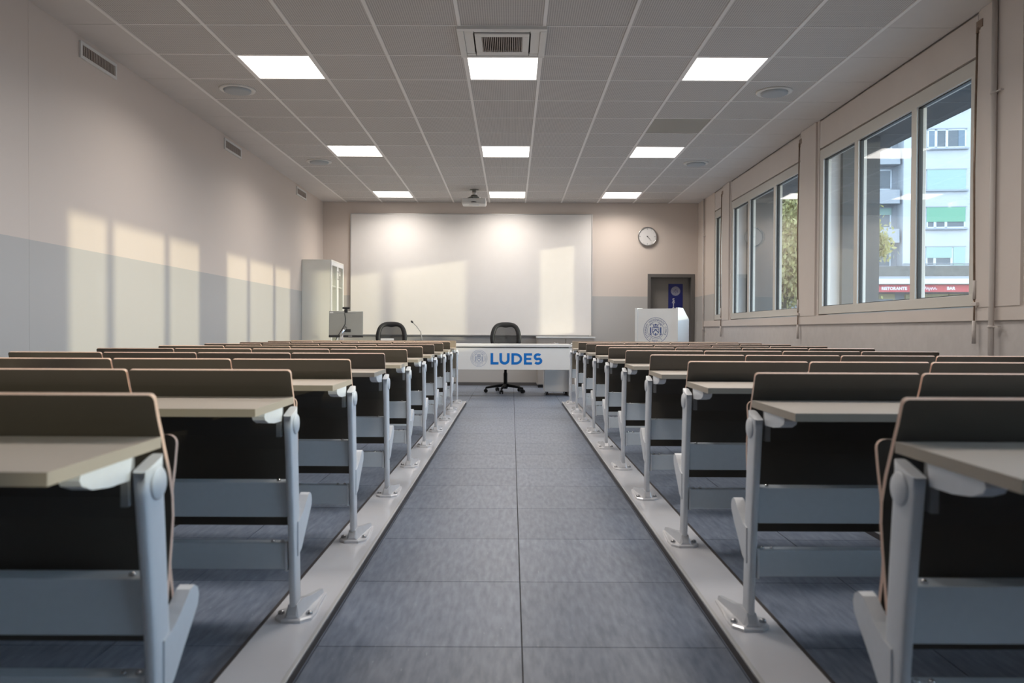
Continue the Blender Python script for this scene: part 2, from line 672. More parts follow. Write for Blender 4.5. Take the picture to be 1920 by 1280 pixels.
# left wall, rear wall
wl = struct(MB().box(XL - 0.25, XL, YF - 0.2, YB + 0.4, -0.2, ZC + 0.2).build('wall_left', 'wall_paint'), 'left wall, warm white above and pale grey below')
MB().box(XL, XL + 0.0012, 5.40, 5.412, 0.06, ZC - 0.002).build('panel_joint', 'wall_paint', wl)
struct(MB().box(XL - 0.2, XR + 0.1, YF - 0.2, YF, -0.2, ZC + 0.2).build('wall_rear', 'wall_paint'), 'wall behind the seating')
struct(MB().box(XL, XL + 0.012, YF, YB, 0, 0.06).build('baseboard_left', 'skirting'), 'dark skirting along the left wall')

# back wall with the door opening
DX0, DX1, DZ = 2.40, 3.165, 1.93
wb = struct(MB().box(XL - 0.1, DX0, YB, YB + 0.25, -0.2, ZC + 0.2).build('wall_back', 'wall_paint'), 'front wall of the room behind the whiteboard')
MB().box(DX0, DX1, YB, YB + 0.25, DZ, ZC + 0.2).build('wall_section', 'wall_paint', wb)
MB().box(DX1, XR + 0.1, YB, YB + 0.25, -0.2, ZC + 0.2).build('wall_section', 'wall_paint', wb)
struct(MB().box(XL, DX0 - 0.01, YB - 0.014, YB, 0, 0.055).build('baseboard_back', 'skirting'), 'dark skirting under the whiteboard wall')

# ------------------------------------------------------------------ right wall with windows
WX = 3.25
BAYS = [(1, -1.28, 1.56, 3), (2, 2.12, 4.96, 3), (3, 5.53, 8.37, 3), (4, 8.92, 11.72, 3), (5, 12.20, 12.68, 1)]
WZ0, WZ1 = 1.145, 2.875
wr = struct(MB().box(WX, WX + 0.22, YF - 0.2, YB, -0.2, 1.04).build('wall_right', 'plinth_paint'), 'right wall below and between the windows')
MB().box(WX - 0.018, WX + 0.22, YF, YB - 0.50, 1.04, WZ0 - 0.012, b=0).build('sill_board', 'bay_paint', wr)
MB().box(WX + 0.03, WX + 0.22, YF, YB, WZ1, ZC + 0.2).build('lintel', 'bay_paint', wr)
edges = [YF - 0.2] + [v for b in BAYS for v in (b[1], b[2])] + [YB + 0.1]
for k in range(0, len(edges), 2):
    y0, y1 = edges[k], edges[k + 1]
    last = k == len(edges) - 2
    g = 0.035
    MB().box(WX - 0.005, WX + 0.22, y0, y1, WZ0 - 0.012, ZC + 0.02).build('pier', 'wall_paint' if last else 'bay_paint', wr)
    if not last:
        # stepped cover profile on the pier
        MB().box(WX - 0.024, WX - 0.005, y0 + g + 0.02, y1 - g - 0.02, WZ0 - 0.012, ZC - 0.002).build('pier_cover', 'bay_paint', wr)
MB().box(WX - 0.018, WX, YB - 0.50, YB, 0.0, 1.133).build('corner_lining', 'wall_paint', wr)
struct(MB().box(WX - 0.012, WX, YF, YB - 0.5, 0, 0.06).build('baseboard_right', 'skirting'), 'dark skirting below the windows')


def window(n, y0, y1, panes):
    w = struct(empty('window_%d' % n, (WX, (y0 + y1) / 2, WZ0)), 'window with pale frame and %s' % ('three panes' if panes == 3 else 'one narrow pane'))
    Y = lambda y: y - (y0 + y1) / 2
    Z = lambda z: z - WZ0
    gz0, gz1 = 1.226, 2.765
    f = 0.09 if panes == 3 else 0.055
    f0, f1 = 0.0, 0.085
    # outer frame, four members
    MB().box(f0, f1, Y(y0), Y(y1), Z(WZ0), Z(gz0), b=0.004).build('bottom_rail', 'window_frame', w)
    MB().box(f0, f1, Y(y0), Y(y1), Z(gz1), Z(WZ1), b=0.004).build('top_rail', 'window_frame', w)
    MB().box(f0 + .001, f1, Y(y0), Y(y0 + f), Z(gz0) - .002, Z(gz1) + .002).build('stile', 'window_frame', w)
    MB().box(f0 + .001, f1, Y(y1 - f), Y(y1), Z(gz0) - .002, Z(gz1) + .002).build('stile', 'window_frame', w)
    if panes == 3:
        cuts = [(y0 + f, y0 + 0.85), (y0 + 0.93, y0 + 1.92), (y0 + 2.00, y1 - f)]
        for a, b in ((y0 + 0.85, y0 + 0.93), (y0 + 1.92, y0 + 2.00)):
            MB().box(f0 + .002, f1, Y(a), Y(b), Z(gz0) - .002, Z(gz1) + .002, b=0.003).build('mullion', 'window_frame', w)
    else:
        cuts = [(y0 + f, y1 - f)]
    for a, b in cuts:
        p = MB().box(0.030, 0.046, Y(a + .003), Y(b - .003), Z(gz0 + .003), Z(gz1 - .003)).build('pane', 'window_glass', w)
        q = MB()
        t = 0.007
        for (ya, yb, za, zb) in ((a, b, gz0, gz0 + t), (a, b, gz1 - t, gz1), (a, a + t, gz0, gz1), (b - t, b, gz0, gz1)):
            q.box(0.022, 0.054, Y(ya), Y(yb), Z(za), Z(zb))
        q.build('gasket', 'gasket', p)
    # blind box cover above, hung clear of the ceiling
    MB().box(-0.004, 0.03, Y(y0 + 0.012), Y(y1 - 0.012), Z(WZ1 + 0.016), Z(ZC - 0.014), b=0.003).build('blind_box_cover', 'bay_paint', w)
    # outer sill
    MB().box(0.10, 0.30, Y(y0 - .02), Y(y1 + .02), Z(WZ0 - 0.03), Z(WZ0 + 0.015)).build('outer_sill', 'outer_sill', w)
    return w


for b in BAYS:
    window(*b)

# blind crank rods, one beside each window
crank_names = {2: 'dark steel blind crank rod at the frame edge beyond the picture', 3: 'brown steel blind crank rod beside the large nearest window',
               4: 'brown steel blind crank rod beside the middle window', 5: 'brown steel blind crank rod beside the narrow far window'}
for n, y0, y1, p in BAYS:
    if n < 3:
        continue
    t = tag(empty('blind_crank', (WX - 0.03, y0 - 0.03, 0.88)), crank_names[n], 'crank rod')
    zt = 3.03 - 0.88
    MB().tube([(0, 0, 0.30), (-0.012, 0, 1.2), (0, 0, zt)], 0.0075, 8).build('rod', 'crank_steel', t)
    MB().tube([(0, 0, zt), (0.0, 0.0, zt + 0.035), (0.022, -0.02, zt + 0.06)], 0.011, 8).build('universal_joint', 'crank_steel', t)
    MB().box(0.0, 0.027, -0.055, 0.02, zt + 0.03, zt + 0.085, b=0.004).build('gear_bracket', 'crank_steel', t)
    MB().tube([(0, 0, 0.0), (0, 0, 0.16)], 0.013, 10).build('grip', 'pipe_paint', t)
    MB().tube([(0, 0, 0.16), (0, 0, 0.31)], 0.0065, 8).build('handle_link', 'crank_steel', t)
    MB().tube([(0, 0, 0.31), (0, 0, 0.44)], 0.011, 10).build('sleeve', 'pipe_paint', t)
    MB().box(-0.014, 0.03, -0.045, 0.018, 0.262, 0.288, b=0.004).build('clip', 'pipe_paint', t)

for yy, xx, lab in ((5.28, WX - 0.044, 'painted conduit pipe running up the pier beside the nearest window'), (13.31, WX - 0.028, 'thin painted pipe near the far corner by the door')):
    t = tag(empty('conduit_pipe', (xx, yy, 0)), lab, 'pipe')
    r = 0.018 if yy < 6 else 0.012
    MB().tube([(0, 0, 0.06), (0, 0, 1.5), (0, 0, ZC - 0.003)], r, 12).build('pipe', 'pipe_paint', t)
    for zc in (0.99, 2.55):
        q = MB().cyl((0, 0, zc), 'z', r + 0.005, 0.014, 14)
        q.box(-0.003, (0.02 if yy < 6 else 0.012), -0.075, 0.0, zc + 0.003, zc + 0.011)
        q.build('pipe_clip', 'pipe_paint', t)

# ------------------------------------------------------------------ outside: piers, eaves, ground
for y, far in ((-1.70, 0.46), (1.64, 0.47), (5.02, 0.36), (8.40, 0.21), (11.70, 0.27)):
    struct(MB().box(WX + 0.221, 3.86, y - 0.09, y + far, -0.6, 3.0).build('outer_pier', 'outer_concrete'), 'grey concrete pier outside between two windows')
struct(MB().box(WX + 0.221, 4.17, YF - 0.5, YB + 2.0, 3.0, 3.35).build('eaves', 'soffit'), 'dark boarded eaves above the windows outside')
struct(MB().box(WX + 0.23, 180, -120, 200, -0.9, -0.6).build('ground_outside', 'asphalt'), 'asphalt street outside')

# ------------------------------------------------------------------ the house across the street
BR = math.radians(-6.0)
bd = tag(empty('apartment_building', (32.25, 59.0, -0.6), BR), 'pale apartment block with green roller shutters across the street', 'building')
GZ = 1.555     # camera height above this base


def bz(r):     # height above the base from height above the camera
    return r + GZ


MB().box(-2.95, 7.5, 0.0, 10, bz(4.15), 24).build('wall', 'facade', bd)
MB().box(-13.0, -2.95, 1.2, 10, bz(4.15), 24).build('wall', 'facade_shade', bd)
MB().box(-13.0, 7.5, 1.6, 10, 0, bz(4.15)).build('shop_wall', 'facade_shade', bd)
MB().box(-13.0, 7.6, -0.9, 1.7, bz(3.60), bz(3.98)).build('canopy', 'facade_frame', bd)
MB().box(-13.0, 7.6, -0.5, 0.0, bz(4.15), bz(4.95)).build('planter_hedge', 'hedge', bd)
MB().box(-13.0, 7.6, -0.6, 1.6, bz(3.98), bz(4.18)).build('terrace_slab', 'facade_shade', bd)
sg = MB().box(-13.0, 7.6, -0.55, -0.45, bz(3.02), bz(3.56)).build('sign_board', 'sign_red', bd)
for body, x, size, sh in (('RISTORANTE', -4.65, 0.31, 0.0), ('BAR', 0.0, 0.31, 0.0)):
    me = text_mesh(body, size, 0.006, 0.012, sh)
    me.materials.append(MATS['sign_white'])
    place('lettering', me, sg, (x, -0.557, bz(3.18)), (PI / 2, 0, 0))
sq = []
xs = [(-2.05 + 0.05 * k) for k in range(28)]
path = [(x, bz(3.27) + 0.085 * math.sin(k * 1.9) + (0.06 if k % 9 == 2 else 0) - (0.09 if k % 11 == 5 else 0)) for k, x in enumerate(xs)]
q = MB()
flat_xz(q, ribbon(path, 0.035), -0.552, 0.01)
q.build('script_lettering', 'sign_white', sg)


def bwindow(x0, x1, z0, z1, y, split, shutter=None, sh_mat='shutter_pale', curtain=None):
    """A window of the house: frame > panes, roller shutter, curtain, sill."""
    w = MB()
    t = 0.10
    for a in ((x0, x1, z0, z0 + t), (x0, x1, z1 - t, z1), (x0, x0 + t, z0, z1), (x1 - t, x1, z0, z1)):
        w.box(a[0], a[1], y - 0.06, y + 0.02, a[2], a[3])
    for s in split:
        xx = x0 + (x1 - x0) * s
        w.box(xx - 0.09, xx + 0.09, y - 0.06, y + 0.02, z0, z1)
    fr = w.build('window', 'facade_frame', bd)
    ss = [0] + list(split) + [1]
    for k in range(len(ss) - 1):
        a, b = x0 + (x1 - x0) * ss[k] + 0.08, x0 + (x1 - x0) * ss[k + 1] - 0.08
        MB().box(a, b, y - 0.025, y + 0.02, z0 + t, z1 - t).build('pane', 'facade_glass', fr)
    if curtain:
        for a, b in curtain:
            MB().box(x0 + (x1 - x0) * a, x0 + (x1 - x0) * b, y - 0.045, y - 0.025, z0 + t, z1 - t).build('curtain', 'curtain', fr)
    if shutter:
        for a, b, c in shutter:
            MB().box(x0 + (x1 - x0) * a, x0 + (x1 - x0) * b, y - 0.085, y - 0.055, z1 - (z1 - z0) * c, z1).build('roller_shutter', sh_mat, fr)
    MB().box(x0 - 0.15, x1 + 0.15, y - 0.2, y + 0.02, z0 - 0.12, z0).build('sill', 'facade_shade', fr)
    MB().box(x0 - 0.06, x1 + 0.06, y - 0.1, y + 0.02, z1, z1 + 0.07).build('head', 'facade_shade', fr)


bwindow(-1.30, 1.45, bz(13.75), bz(15.15), 0, (0.22, 0.50), curtain=((0.0, 0.2), (0.80, 0.97)))
bwindow(-1.30, 1.45, bz(10.65), bz(12.15), 0, (0.5,), shutter=((0, 1, 1.0),))
bwindow(-1.30, 1.45, bz(7.80), bz(9.35), 0, (0.22, 0.50), shutter=((0, 1, 0.70),), sh_mat='shutter_green')
bwindow(-1.30, 1.45, bz(4.98), bz(6.40), 0, (0.22, 0.66), shutter=((0, 0.66, 0.58), (0.70, 1.0, 1.0)))
bwindow(-1.30, 1.45, bz(16.8), bz(18.2), 0, (0.22, 0.50))
for k, z in enumerate((13.9, 10.9, 7.95, 5.0)):
    for x0 in (-5.15, -9.2):
        bwindow(x0, x0 + 1.75, bz(z), bz(z + 1.55), 1.2, (0.30,), shutter=(((0, 1, 0.33),) if k > 1 else None), curtain=((0.05, 0.28),) if k == 1 else None)
    if k < 3:
        p = MB().box(-13.0, -3.15, 0.15, 1.2, bz(z - 1.05), bz(z - 0.85)).build('balcony', 'facade_shade', bd)
        MB().box(-13.0, -3.15, 0.15, 0.22, bz(z - 0.85), bz(z - 0.15)).build('parapet', 'facade_shade', p)
    MB().box(-13.0, -3.15, 0.10, 1.2, bz(z + 1.75), bz(z + 1.95)).build('balcony_soffit', 'facade_shade', bd)
for x0, x1 in ((-5.1, -3.0), (-2.2, -1.0), (-0.9, 0.9), (1.0, 2.4), (3.0, 6.5)):
    f = MB().box(x0, x1, 1.35, 1.62, 0.2, bz(2.95)).build('shop_front', 'shop_yellow', bd)
    MB().box(x0 + 0.14, x1 - 0.14, 1.30, 1.40, 0.5, bz(2.55)).build('pane', 'facade_glass', f)
rl = MB()
rl.tube([(-2.95, -0.1, bz(5.15)), (7.5, -0.1, bz(5.15))], 0.03, 6)
rl.tube([(-2.95, -0.1, bz(5.0)), (7.5, -0.1, bz(5.0))], 0.02, 6)
rl.build('railing', 'facade_shade', bd)


# ------------------------------------------------------------------ tree outside
def tree(loc, label, h, rx, rz, cz, n, seed):
    rnd = random.Random(seed)
    t = tag(empty('autumn_tree', loc), label, 'tree')
    tk = MB().tube([(0, 0, 0), (0.06, 0.03, h * 0.3), (-0.05, 0, h * 0.6), (0.02, 0, h * 0.92)], [0.19, 0.15, 0.10, 0.03], 9).build('trunk', 'bark', t)
    for k in range(9):
        a = k * 2.4
        z0 = h * (0.30 + 0.055 * k)
        ln = rx * (0.95 - 0.05 * k)
        MB().tube([(0, 0, z0), (math.cos(a) * ln * 0.5, math.sin(a) * ln * 0.5, z0 + 0.5), (math.cos(a) * ln, math.sin(a) * ln, z0 + 1.3)], [0.06, 0.04, 0.012], 6).build('branch', 'bark', t)
    fm = MB()
    clumps = []
    for k in range(46):
        while True:
            p = Vector((rnd.uniform(-1, 1), rnd.uniform(-1, 1), rnd.uniform(-1, 1)))
            if p.length < 1:
                break
        clumps.append((Vector((p.x * rx, p.y * rx, cz + p.z * rz)), rnd.uniform(0.45, 0.95)))
    clumps += [(Vector((2.1, 0, 5.3)), 0.5), (Vector((2.6, 0.1, 4.9)), 0.5), (Vector((3.0, 0, 4.3)), 0.4)]
    for k in range(n):
        c, r = rnd.choice(clumps)
        p = c + Vector((rnd.gauss(0, 1), rnd.gauss(0, 1), rnd.gauss(0, 0.9))) * r * 0.55
        s = rnd.uniform(0.05, 0.10)
        M = Euler((rnd.uniform(0, 6.3), rnd.uniform(0, 6.3), rnd.uniform(0, 6.3))).to_matrix()
        vs = [p + M @ Vector(v) for v in ((-s, 0, 0), (0, s * 0.62, s * 0.15), (s * 1.2, 0, 0), (0, -s * 0.62, s * 0.15))]
        fm.add(vs, [(0, 1, 2, 3)])
    me = bpy.data.meshes.new('foliage')
    me.from_pydata(fm.v, [], fm.f)
    me.materials.append(MATS['leaf_yellow'])
    f = place('foliage', me, t)
    f['kind'] = 'stuff'


tree((8.75, 25.5, -0.6), 'yellowing leafy tree seen through the middle window', 8.2, 1.75, 3.5, 4.5, 26000, 3)

# ------------------------------------------------------------------ ceiling light panels
row_words = {6.445: 'row nearest the camera', 9.57: 'middle row', 12.695: 'row by the whiteboard', 3.32: 'unseen row added above the first benches to light the foreground', 0.195: 'row behind the camera'}
lme = MB().box(-0.288, 0.288, -0.288, 0.288, 0, 0.006).mesh('diffuser', 'lamp_diffuser')
fme = MB()
for a in ((-0.299, 0.299, -0.307, -0.289), (-0.299, 0.299, 0.289, 0.307), (-0.299, -0.289, -0.289, 0.289), (0.289, 0.299, -0.289, 0.289)):
    fme.box(a[0], a[1], a[2], a[3], -0.002, 0.012)
fme = fme.mesh('light_frame', 'grid_bar')
for i, y0, x, y in light_spots:
    t = tag(empty('ceiling_light', (x, y, ZC)), 'square white LED ceiling panel, %s column, %s' % (LIGHT_COLS[i], row_words[round(y0, 3)]), 'ceiling light', 'LED panels in the ceiling')
    place('diffuser', lme, t, (0, 0, 0.002))
    place('light_frame', fme, t)
    ld = bpy.data.lights.new('panel_light', 'AREA')
    ld.shape = 'SQUARE'
    ld.size = 0.57
    ld.energy = LAMP_W
    ld.color = (1.0, 0.93, 0.86)
    ld.spread = math.radians(LAMP_SPREAD)
    lo = bpy.data.objects.new('panel_light', ld)
    C.objects.link(lo)
    lo.parent = t
    lo.location = (0, 0, -0.004)

# ------------------------------------------------------------------ air conditioning cassette
ac = tag(empty('air_conditioner', (-0.083, 6.1325, ZC)), 'square white ceiling air conditioning cassette with a slatted grille', 'air conditioner')
q = MB()
for a in ((-0.335, 0.335, -0.312, -0.265), (-0.335, 0.335, 0.265, 0.30), (-0.335, -0.285, -0.265, 0.265), (0.285, 0.335, -0.265, 0.265)):
    q.box(a[0], a[1], a[2], a[3], -0.022, 0.01, b=0.004)
q.build('outer_frame', 'white_plastic', ac)
MB().box(-0.285, 0.285, -0.265, 0.265, 0.002, 0.012).build('air_slot', 'dark_slot', ac)
for a in ((-0.283, -0.217, -0.215, 0.215), (0.217, 0.283, -0.215, 0.215), (-0.208, 0.208, -0.263, -0.236), (-0.208, 0.208, 0.222, 0.263)):
    MB().box(a[0], a[1], a[2], a[3], -0.016, -0.008, b=0.002).build('louvre', 'white_plastic', ac)
for sx in (-1, 1):
    for sy in (-1, 1):
        MB().box(sx * 0.212, sx * 0.283, sy * 0.219, sy * 0.263, -0.018, 0.0, b=0.003).build('corner_cover', 'white_plastic', ac)
q = MB()
for a in ((-0.205, 0.205, -0.225, -0.165), (-0.205, 0.205, 0.155, 0.205), (-0.205, -0.155, -0.165, 0.155), (0.155, 0.205, -0.165, 0.155)):
    q.box(a[0], a[1], a[2], a[3], -0.026, -0.012, b=0.003)
gp = q.build('grille_panel', 'white_plastic', ac)
q = MB()
for k in range(22):
    x = -0.150 + 0.30 * k / 21
    q.box(x - 0.0032, x + 0.0032, -0.166, 0.156, -0.024, -0.012)
sl = q.build('grille_slats', 'grille_slat', gp)
sl['kind'] = 'stuff'

# round ceiling diffusers
for x, y, lab in ((-2.565, 7.3825, 'round ceiling air diffuser nearest the camera on the left side'), (-2.565, 10.5075, 'round ceiling air diffuser farther back on the left side'),
                  (2.435, 7.3825, 'round ceiling air diffuser nearest the camera on the window side'), (2.435, 10.5075, 'round ceiling air diffuser farther back on the window side')):
    t = tag(empty('ceiling_diffuser', (x, y, ZC)), lab, 'air diffuser', 'round diffusers in the ceiling')
    MB().lathe((0, 0, 0), 'z', [(0.004, 0.165), (-0.006, 0.162), (-0.010, 0.150), (-0.004, 0.118), (0.004, 0.112)], 32).build('flange', 'white_plastic', t)
    MB().lathe((0, 0, 0), 'z', [(0.003, 0.125), (-0.020, 0.120), (-0.026, 0.100), (-0.026, 0.001)], 32).build('disc', 'speaker_cone', t)

# wall grilles high on the left wall
for y0, y1, lab in ((6.03, 6.58, 'white slatted vent grille high on the left wall, nearest the camera'), (9.05, 9.60, 'white slatted vent grille high on the left wall, middle one'),
                    (12.08, 12.63, 'white slatted vent grille high on the left wall, above the tall cabinet')):
    zc0, zc1 = CAM_Z + 2.065, CAM_Z + 2.195
    t = tag(empty('vent_grille', (XL, (y0 + y1) / 2, (zc0 + zc1) / 2)), lab, 'vent', 'vent grilles on the left wall')
    h, w = (zc1 - zc0) / 2, (y1 - y0) / 2
    q = MB()
    for a in ((-w, w, -h, -h + 0.024), (-w, w, h - 0.024, h), (-w, -w + 0.024, -h + .024, h - .024), (w - 0.024, w, -h + .024, h - .024)):
        q.box(0.0, 0.016, a[0], a[1], a[2], a[3], b=0.002)
    q.build('frame', 'white_plastic', t)
    MB().box(0, 0.002, -w + .02, w - .02, -h + .02, h - .02).build('backing', 'dark_slot', t)
    q = MB()
    for k in range(21):
        y = -w + 0.035 + (2 * w - 0.07) * k / 20
        q.box(0.002, 0.012, y - 0.005, y + 0.005, -h + .022, h - .022)
    s_ = q.build('slats', 'grille_slat', t)
    s_['kind'] = 'stuff'

# ------------------------------------------------------------------ projector
pj = tag(empty('projector', (-0.585, 12.55, ZC)), 'silver grey projector hanging from the ceiling before the whiteboard', 'projector')
MB().lathe((0, 0, 0), 'z', [(0.0, 0.07), (-0.012, 0.07), (-0.016, 0.045)], 20).build('ceiling_plate', 'monitor_silver', pj)
MB().tube([(0, 0, -0.01), (0, 0, -0.10)], 0.034, 14).build('pole', 'alu', pj)
q = MB()
q.lathe((0, 0, -0.085), 'z', [(0, 0.05), (-0.02, 0.055), (-0.04, 0.10), (-0.055, 0.10)], 16)
q.build('swivel_mount', 'monitor_silver', pj)
for k in range(3):
    a = k * 2.1 + 0.5
    MB().tube([(0, 0, -0.12), (math.cos(a) * 0.15, math.sin(a) * 0.10, -0.13), (math.cos(a) * 0.15, math.sin(a) * 0.10, -0.155)], 0.009, 6).build('mount_arm', 'monitor_silver', pj)
bd2 = MB().box(-0.19, 0.19, -0.14, 0.14, -0.245, -0.15, b=0.022).build('body', 'white_plastic', pj)
MB().lathe((0, -0.02, -0.247), 'z', [(0.004, 0.085), (-0.004, 0.08), (-0.010, 0.05), (-0.010, 0.001)], 20).build('lower_dome', 'white_plastic', bd2)
q = MB()
q.prism(arc(0, -0.218, 0.045, 0.014, 0, 180, 10), 'y', -0.1415, -0.139)
q.build('air_slot', 'black_mark', bd2)
MB().cyl((0.10, 0.14, -0.195), 'y', 0.04, 0.02, 18).build('lens', 'black_mark', bd2)

# ------------------------------------------------------------------ whiteboard, clock
wbz0, wbz1 = CAM_Z - 0.085, CAM_Z + 2.035
wbx0, wbx1 = -2.80, 1.418
t = tag(empty('whiteboard', (0, YB, wbz0)), 'very wide white magnetic board covering the front wall', 'whiteboard')
H = wbz1 - wbz0
MB().box(wbx0 + .01, wbx1 - .01, -0.028, -0.004, 0.012, H - 0.010).build('writing_surface', 'board_white', t)
for a in ((wbx0, wbx1, H - 0.014, H), (wbx0, wbx1, 0.0, 0.018)):
    MB().box(a[0], a[1], -0.036, 0, a[2], a[3], b=0.003).build('frame_rail', 'alu', t)
for x in (wbx0, wbx1 - 0.014):
    MB().box(x, x + 0.014, -0.036, 0, 0.018, H - 0.014, b=0.003).build('frame_stile', 'alu', t)
MB().box(wbx0 + 0.05, wbx1 - 0.05, -0.075, -0.036, -0.004, 0.012, b=0.003).build('pen_tray', 'grey_mark', t)

ck = tag(empty('wall_clock', (2.375, YB, CAM_Z + 1.652)), 'round white wall clock with a silver rim above the door', 'clock')
MB().lathe((0, 0, 0), 'y', [(0, 0.150), (-0.03, 0.168), (-0.045, 0.168), (-0.052, 0.160), (-0.044, 0.150), (-0.03, 0.149)], 40).build('rim', 'clock_rim', ck)
MB().cyl((0, -0.032, 0), 'y', 0.151, 0.012, 40).build('dial', 'clock_face', ck)
for k in range(12):
    a = k * PI / 6
    L = 0.022 if k % 3 == 0 else 0.012
    q = MB()
    d = Vector((math.sin(a), math.cos(a)))
    nrm = Vector((d.y, -d.x)) * (0.005 if k % 3 == 0 else 0.003)
    p0, p1 = d * 0.140, d * (0.140 - L)
    flat_xz(q, [[(p0.x + nrm.x, p0.y + nrm.y), (p1.x + nrm.x, p1.y + nrm.y), (p1.x - nrm.x, p1.y - nrm.y), (p0.x - nrm.x, p0.y - nrm.y)]], -0.0325, 0.001)
    q.build('hour_mark', 'grey_mark', ck)
for nm, ang, L, w in (('hour_hand', 133, 0.062, 0.010), ('minute_hand', 139, 0.105, 0.006)):
    q = MB()
    a = math.radians(ang)
    d = Vector((math.sin(a), math.cos(a)))
    flat_xz(q, ribbon([tuple(-d * 0.015), tuple(d * L)], w), -0.036 if nm == 'hour_hand' else -0.039, 0.0015)
    q.build(nm, 'grey_mark', ck)
MB().cyl((0, -0.042, 0), 'y', 0.009, 0.012, 14).build('hub', 'black_mark', ck)


# ------------------------------------------------------------------ round seal used on the desk, the lectern and the door banner
def seal(name, R, material, parent, loc, rot=None):
    """Round university seal: two rings, motto round the edge, coat of arms inside."""
    mb = MB()
    t = 0.0012
    for r, w in ((0.985, 0.028), (0.66, 0.022)):
        flat_xz(mb, [[(p[0] * R, p[1] * R) for p in qd] for qd in ribbon(arc(0, 0, r, r, 0, 360, 56)[:-1], w, True)], 0, t)

    def put(letter, ang):
        me = text_mesh(letter, 0.215, 0, 0.0, 0, 'CENTER')
        a = math.radians(ang)
        rot_ = Matrix.Rotation(a - PI / 2, 2)
        base = Vector((math.cos(a), math.sin(a))) * 0.745
        for pl in me.polygons:
            pts = [rot_ @ Vector(me.vertices[i].co[:2]) + base for i in pl.vertices]
            flat_xz(mb, [[(p.x * R, p.y * R) for p in pts]], 0, t)
        bpy.data.meshes.remove(me)
    for word, a0, step in (("M'INSEGNAVATE", 151, -9.5), ("COME", 15, -12.5), ("L'UOM", -58, -11.5), ("S'ETTERNA", -123, -9.3)):
        for k, ch in enumerate(word):
            put(ch, a0 + k * step)
    # shield with a chevron and two flanking pillars, mantling above
    sh = [(-0.26, 0.22), (0.26, 0.22), (0.26, -0.12), (0.16, -0.30), (0, -0.40), (-0.16, -0.30), (-0.26, -0.12)]
    polys = ribbon(sh, 0.045, True)
    polys += ribbon([(-0.22, -0.16), (0.0, 0.06), (0.22, -0.16)], 0.07)
    polys += ribbon([(-0.24, 0.08), (0.24, 0.08)], 0.03)
    polys += [[(-0.46, -0.22), (-0.36, -0.22), (-0.36, 0.24), (-0.46, 0.24)], [(0.36, -0.22), (0.46, -0.22), (0.46, 0.24), (0.36, 0.24)]]
    polys += [[(-0.50, -0.32), (-0.32, -0.32), (-0.32, -0.25), (-0.50, -0.25)], [(0.32, -0.32), (0.50, -0.32), (0.50, -0.25), (0.32, -0.25)]]
    polys += ribbon(arc(0, 0.30, 0.20, 0.14, 10, 170, 10), 0.05)
    polys += ribbon([(-0.20, 0.30), (0.20, 0.30)], 0.045)
    polys += ribbon(arc(0, -0.12, 0.50, 0.42, 205, 335, 14), 0.035)
    polys += ribbon(arc(-0.30, 0.40, 0.13, 0.10, 0, 220, 8), 0.04) + ribbon(arc(0.30, 0.40, 0.13, 0.10, -40, 180, 8), 0.04)
    polys += [[(-0.06, -0.34), (0.06, -0.34), (0.06, -0.22), (-0.06, -0.22)], [(-0.05, 0.36), (0.05, 0.36), (0.05, 0.50), (-0.05, 0.50)]]
    polys += ribbon([(-0.16, 0.14), (-0.16, 0.19), (0.16, 0.19), (0.16, 0.14)], 0.03)
    flat_xz(mb, [[(p[0] * R, p[1] * R) for p in qd] for qd in polys], 0, t)
    me = mb.mesh(name, material)
    return place(name, me, parent, loc, rot)


# ------------------------------------------------------------------ door
dr = struct(empty('door_1', ((DX0 + DX1) / 2, YB + 0.17, 0)), 'grey door in a dark steel frame')
hw = (DX1 - DX0) / 2
MB().box(-hw + 0.0, hw - 0.0, 0.001, 0.05, 0.005, DZ + 0.02).build('leaf', 'door_paint', dr)
for a in ((-hw - 0.03, -hw + 0.025, 0, DZ + 0.03), (hw - 0.035, hw + 0.03, 0, DZ + 0.03)):
    MB().box(a[0], a[1], -0.178, -0.0, a[2], a[3], b=0.003).build('jamb', 'door_frame', dr)
MB().box(-hw + 0.025, hw - 0.035, -0.178, 0, DZ - 0.03, DZ + 0.03, b=0.003).build('head', 'door_frame', dr)
q = MB().tube([(-0.30, -0.0, 1.02), (-0.30, -0.05, 1.02), (-0.19, -0.05, 1.02)], 0.01, 8)
q.build('handle', 'alu', dr)
bn = tag(empty('door_banner', (2.912, YB + 0.169, 0)), 'dark blue vertical banner with a round seal hanging on the grey door', 'banner')
MB().box(-0.127, 0.127, -0.006, -0.001, 0.62, CAM_Z + 0.842).build('sheet', 'banner_blue', bn)
q = MB()
q.cyl((0, -0.0075, CAM_Z + 0.715), 'y', 0.083, 0.0014, 36)
q.build('seal_disc', 'banner_grey', bn)
seal('seal', 0.080, 'banner_blue', bn, (0, -0.0075, CAM_Z + 0.715))
for k, ch in enumerate('STA'):
    me = text_mesh(ch, 0.088, 0.0006, 0.0015, 0, 'CENTER')
    me.materials.append(MATS['banner_white'])
    place('letter', me, bn, (-0.035, -0.0068, CAM_Z + 0.525 - 0.071 * k), (PI / 2, 0, 0))

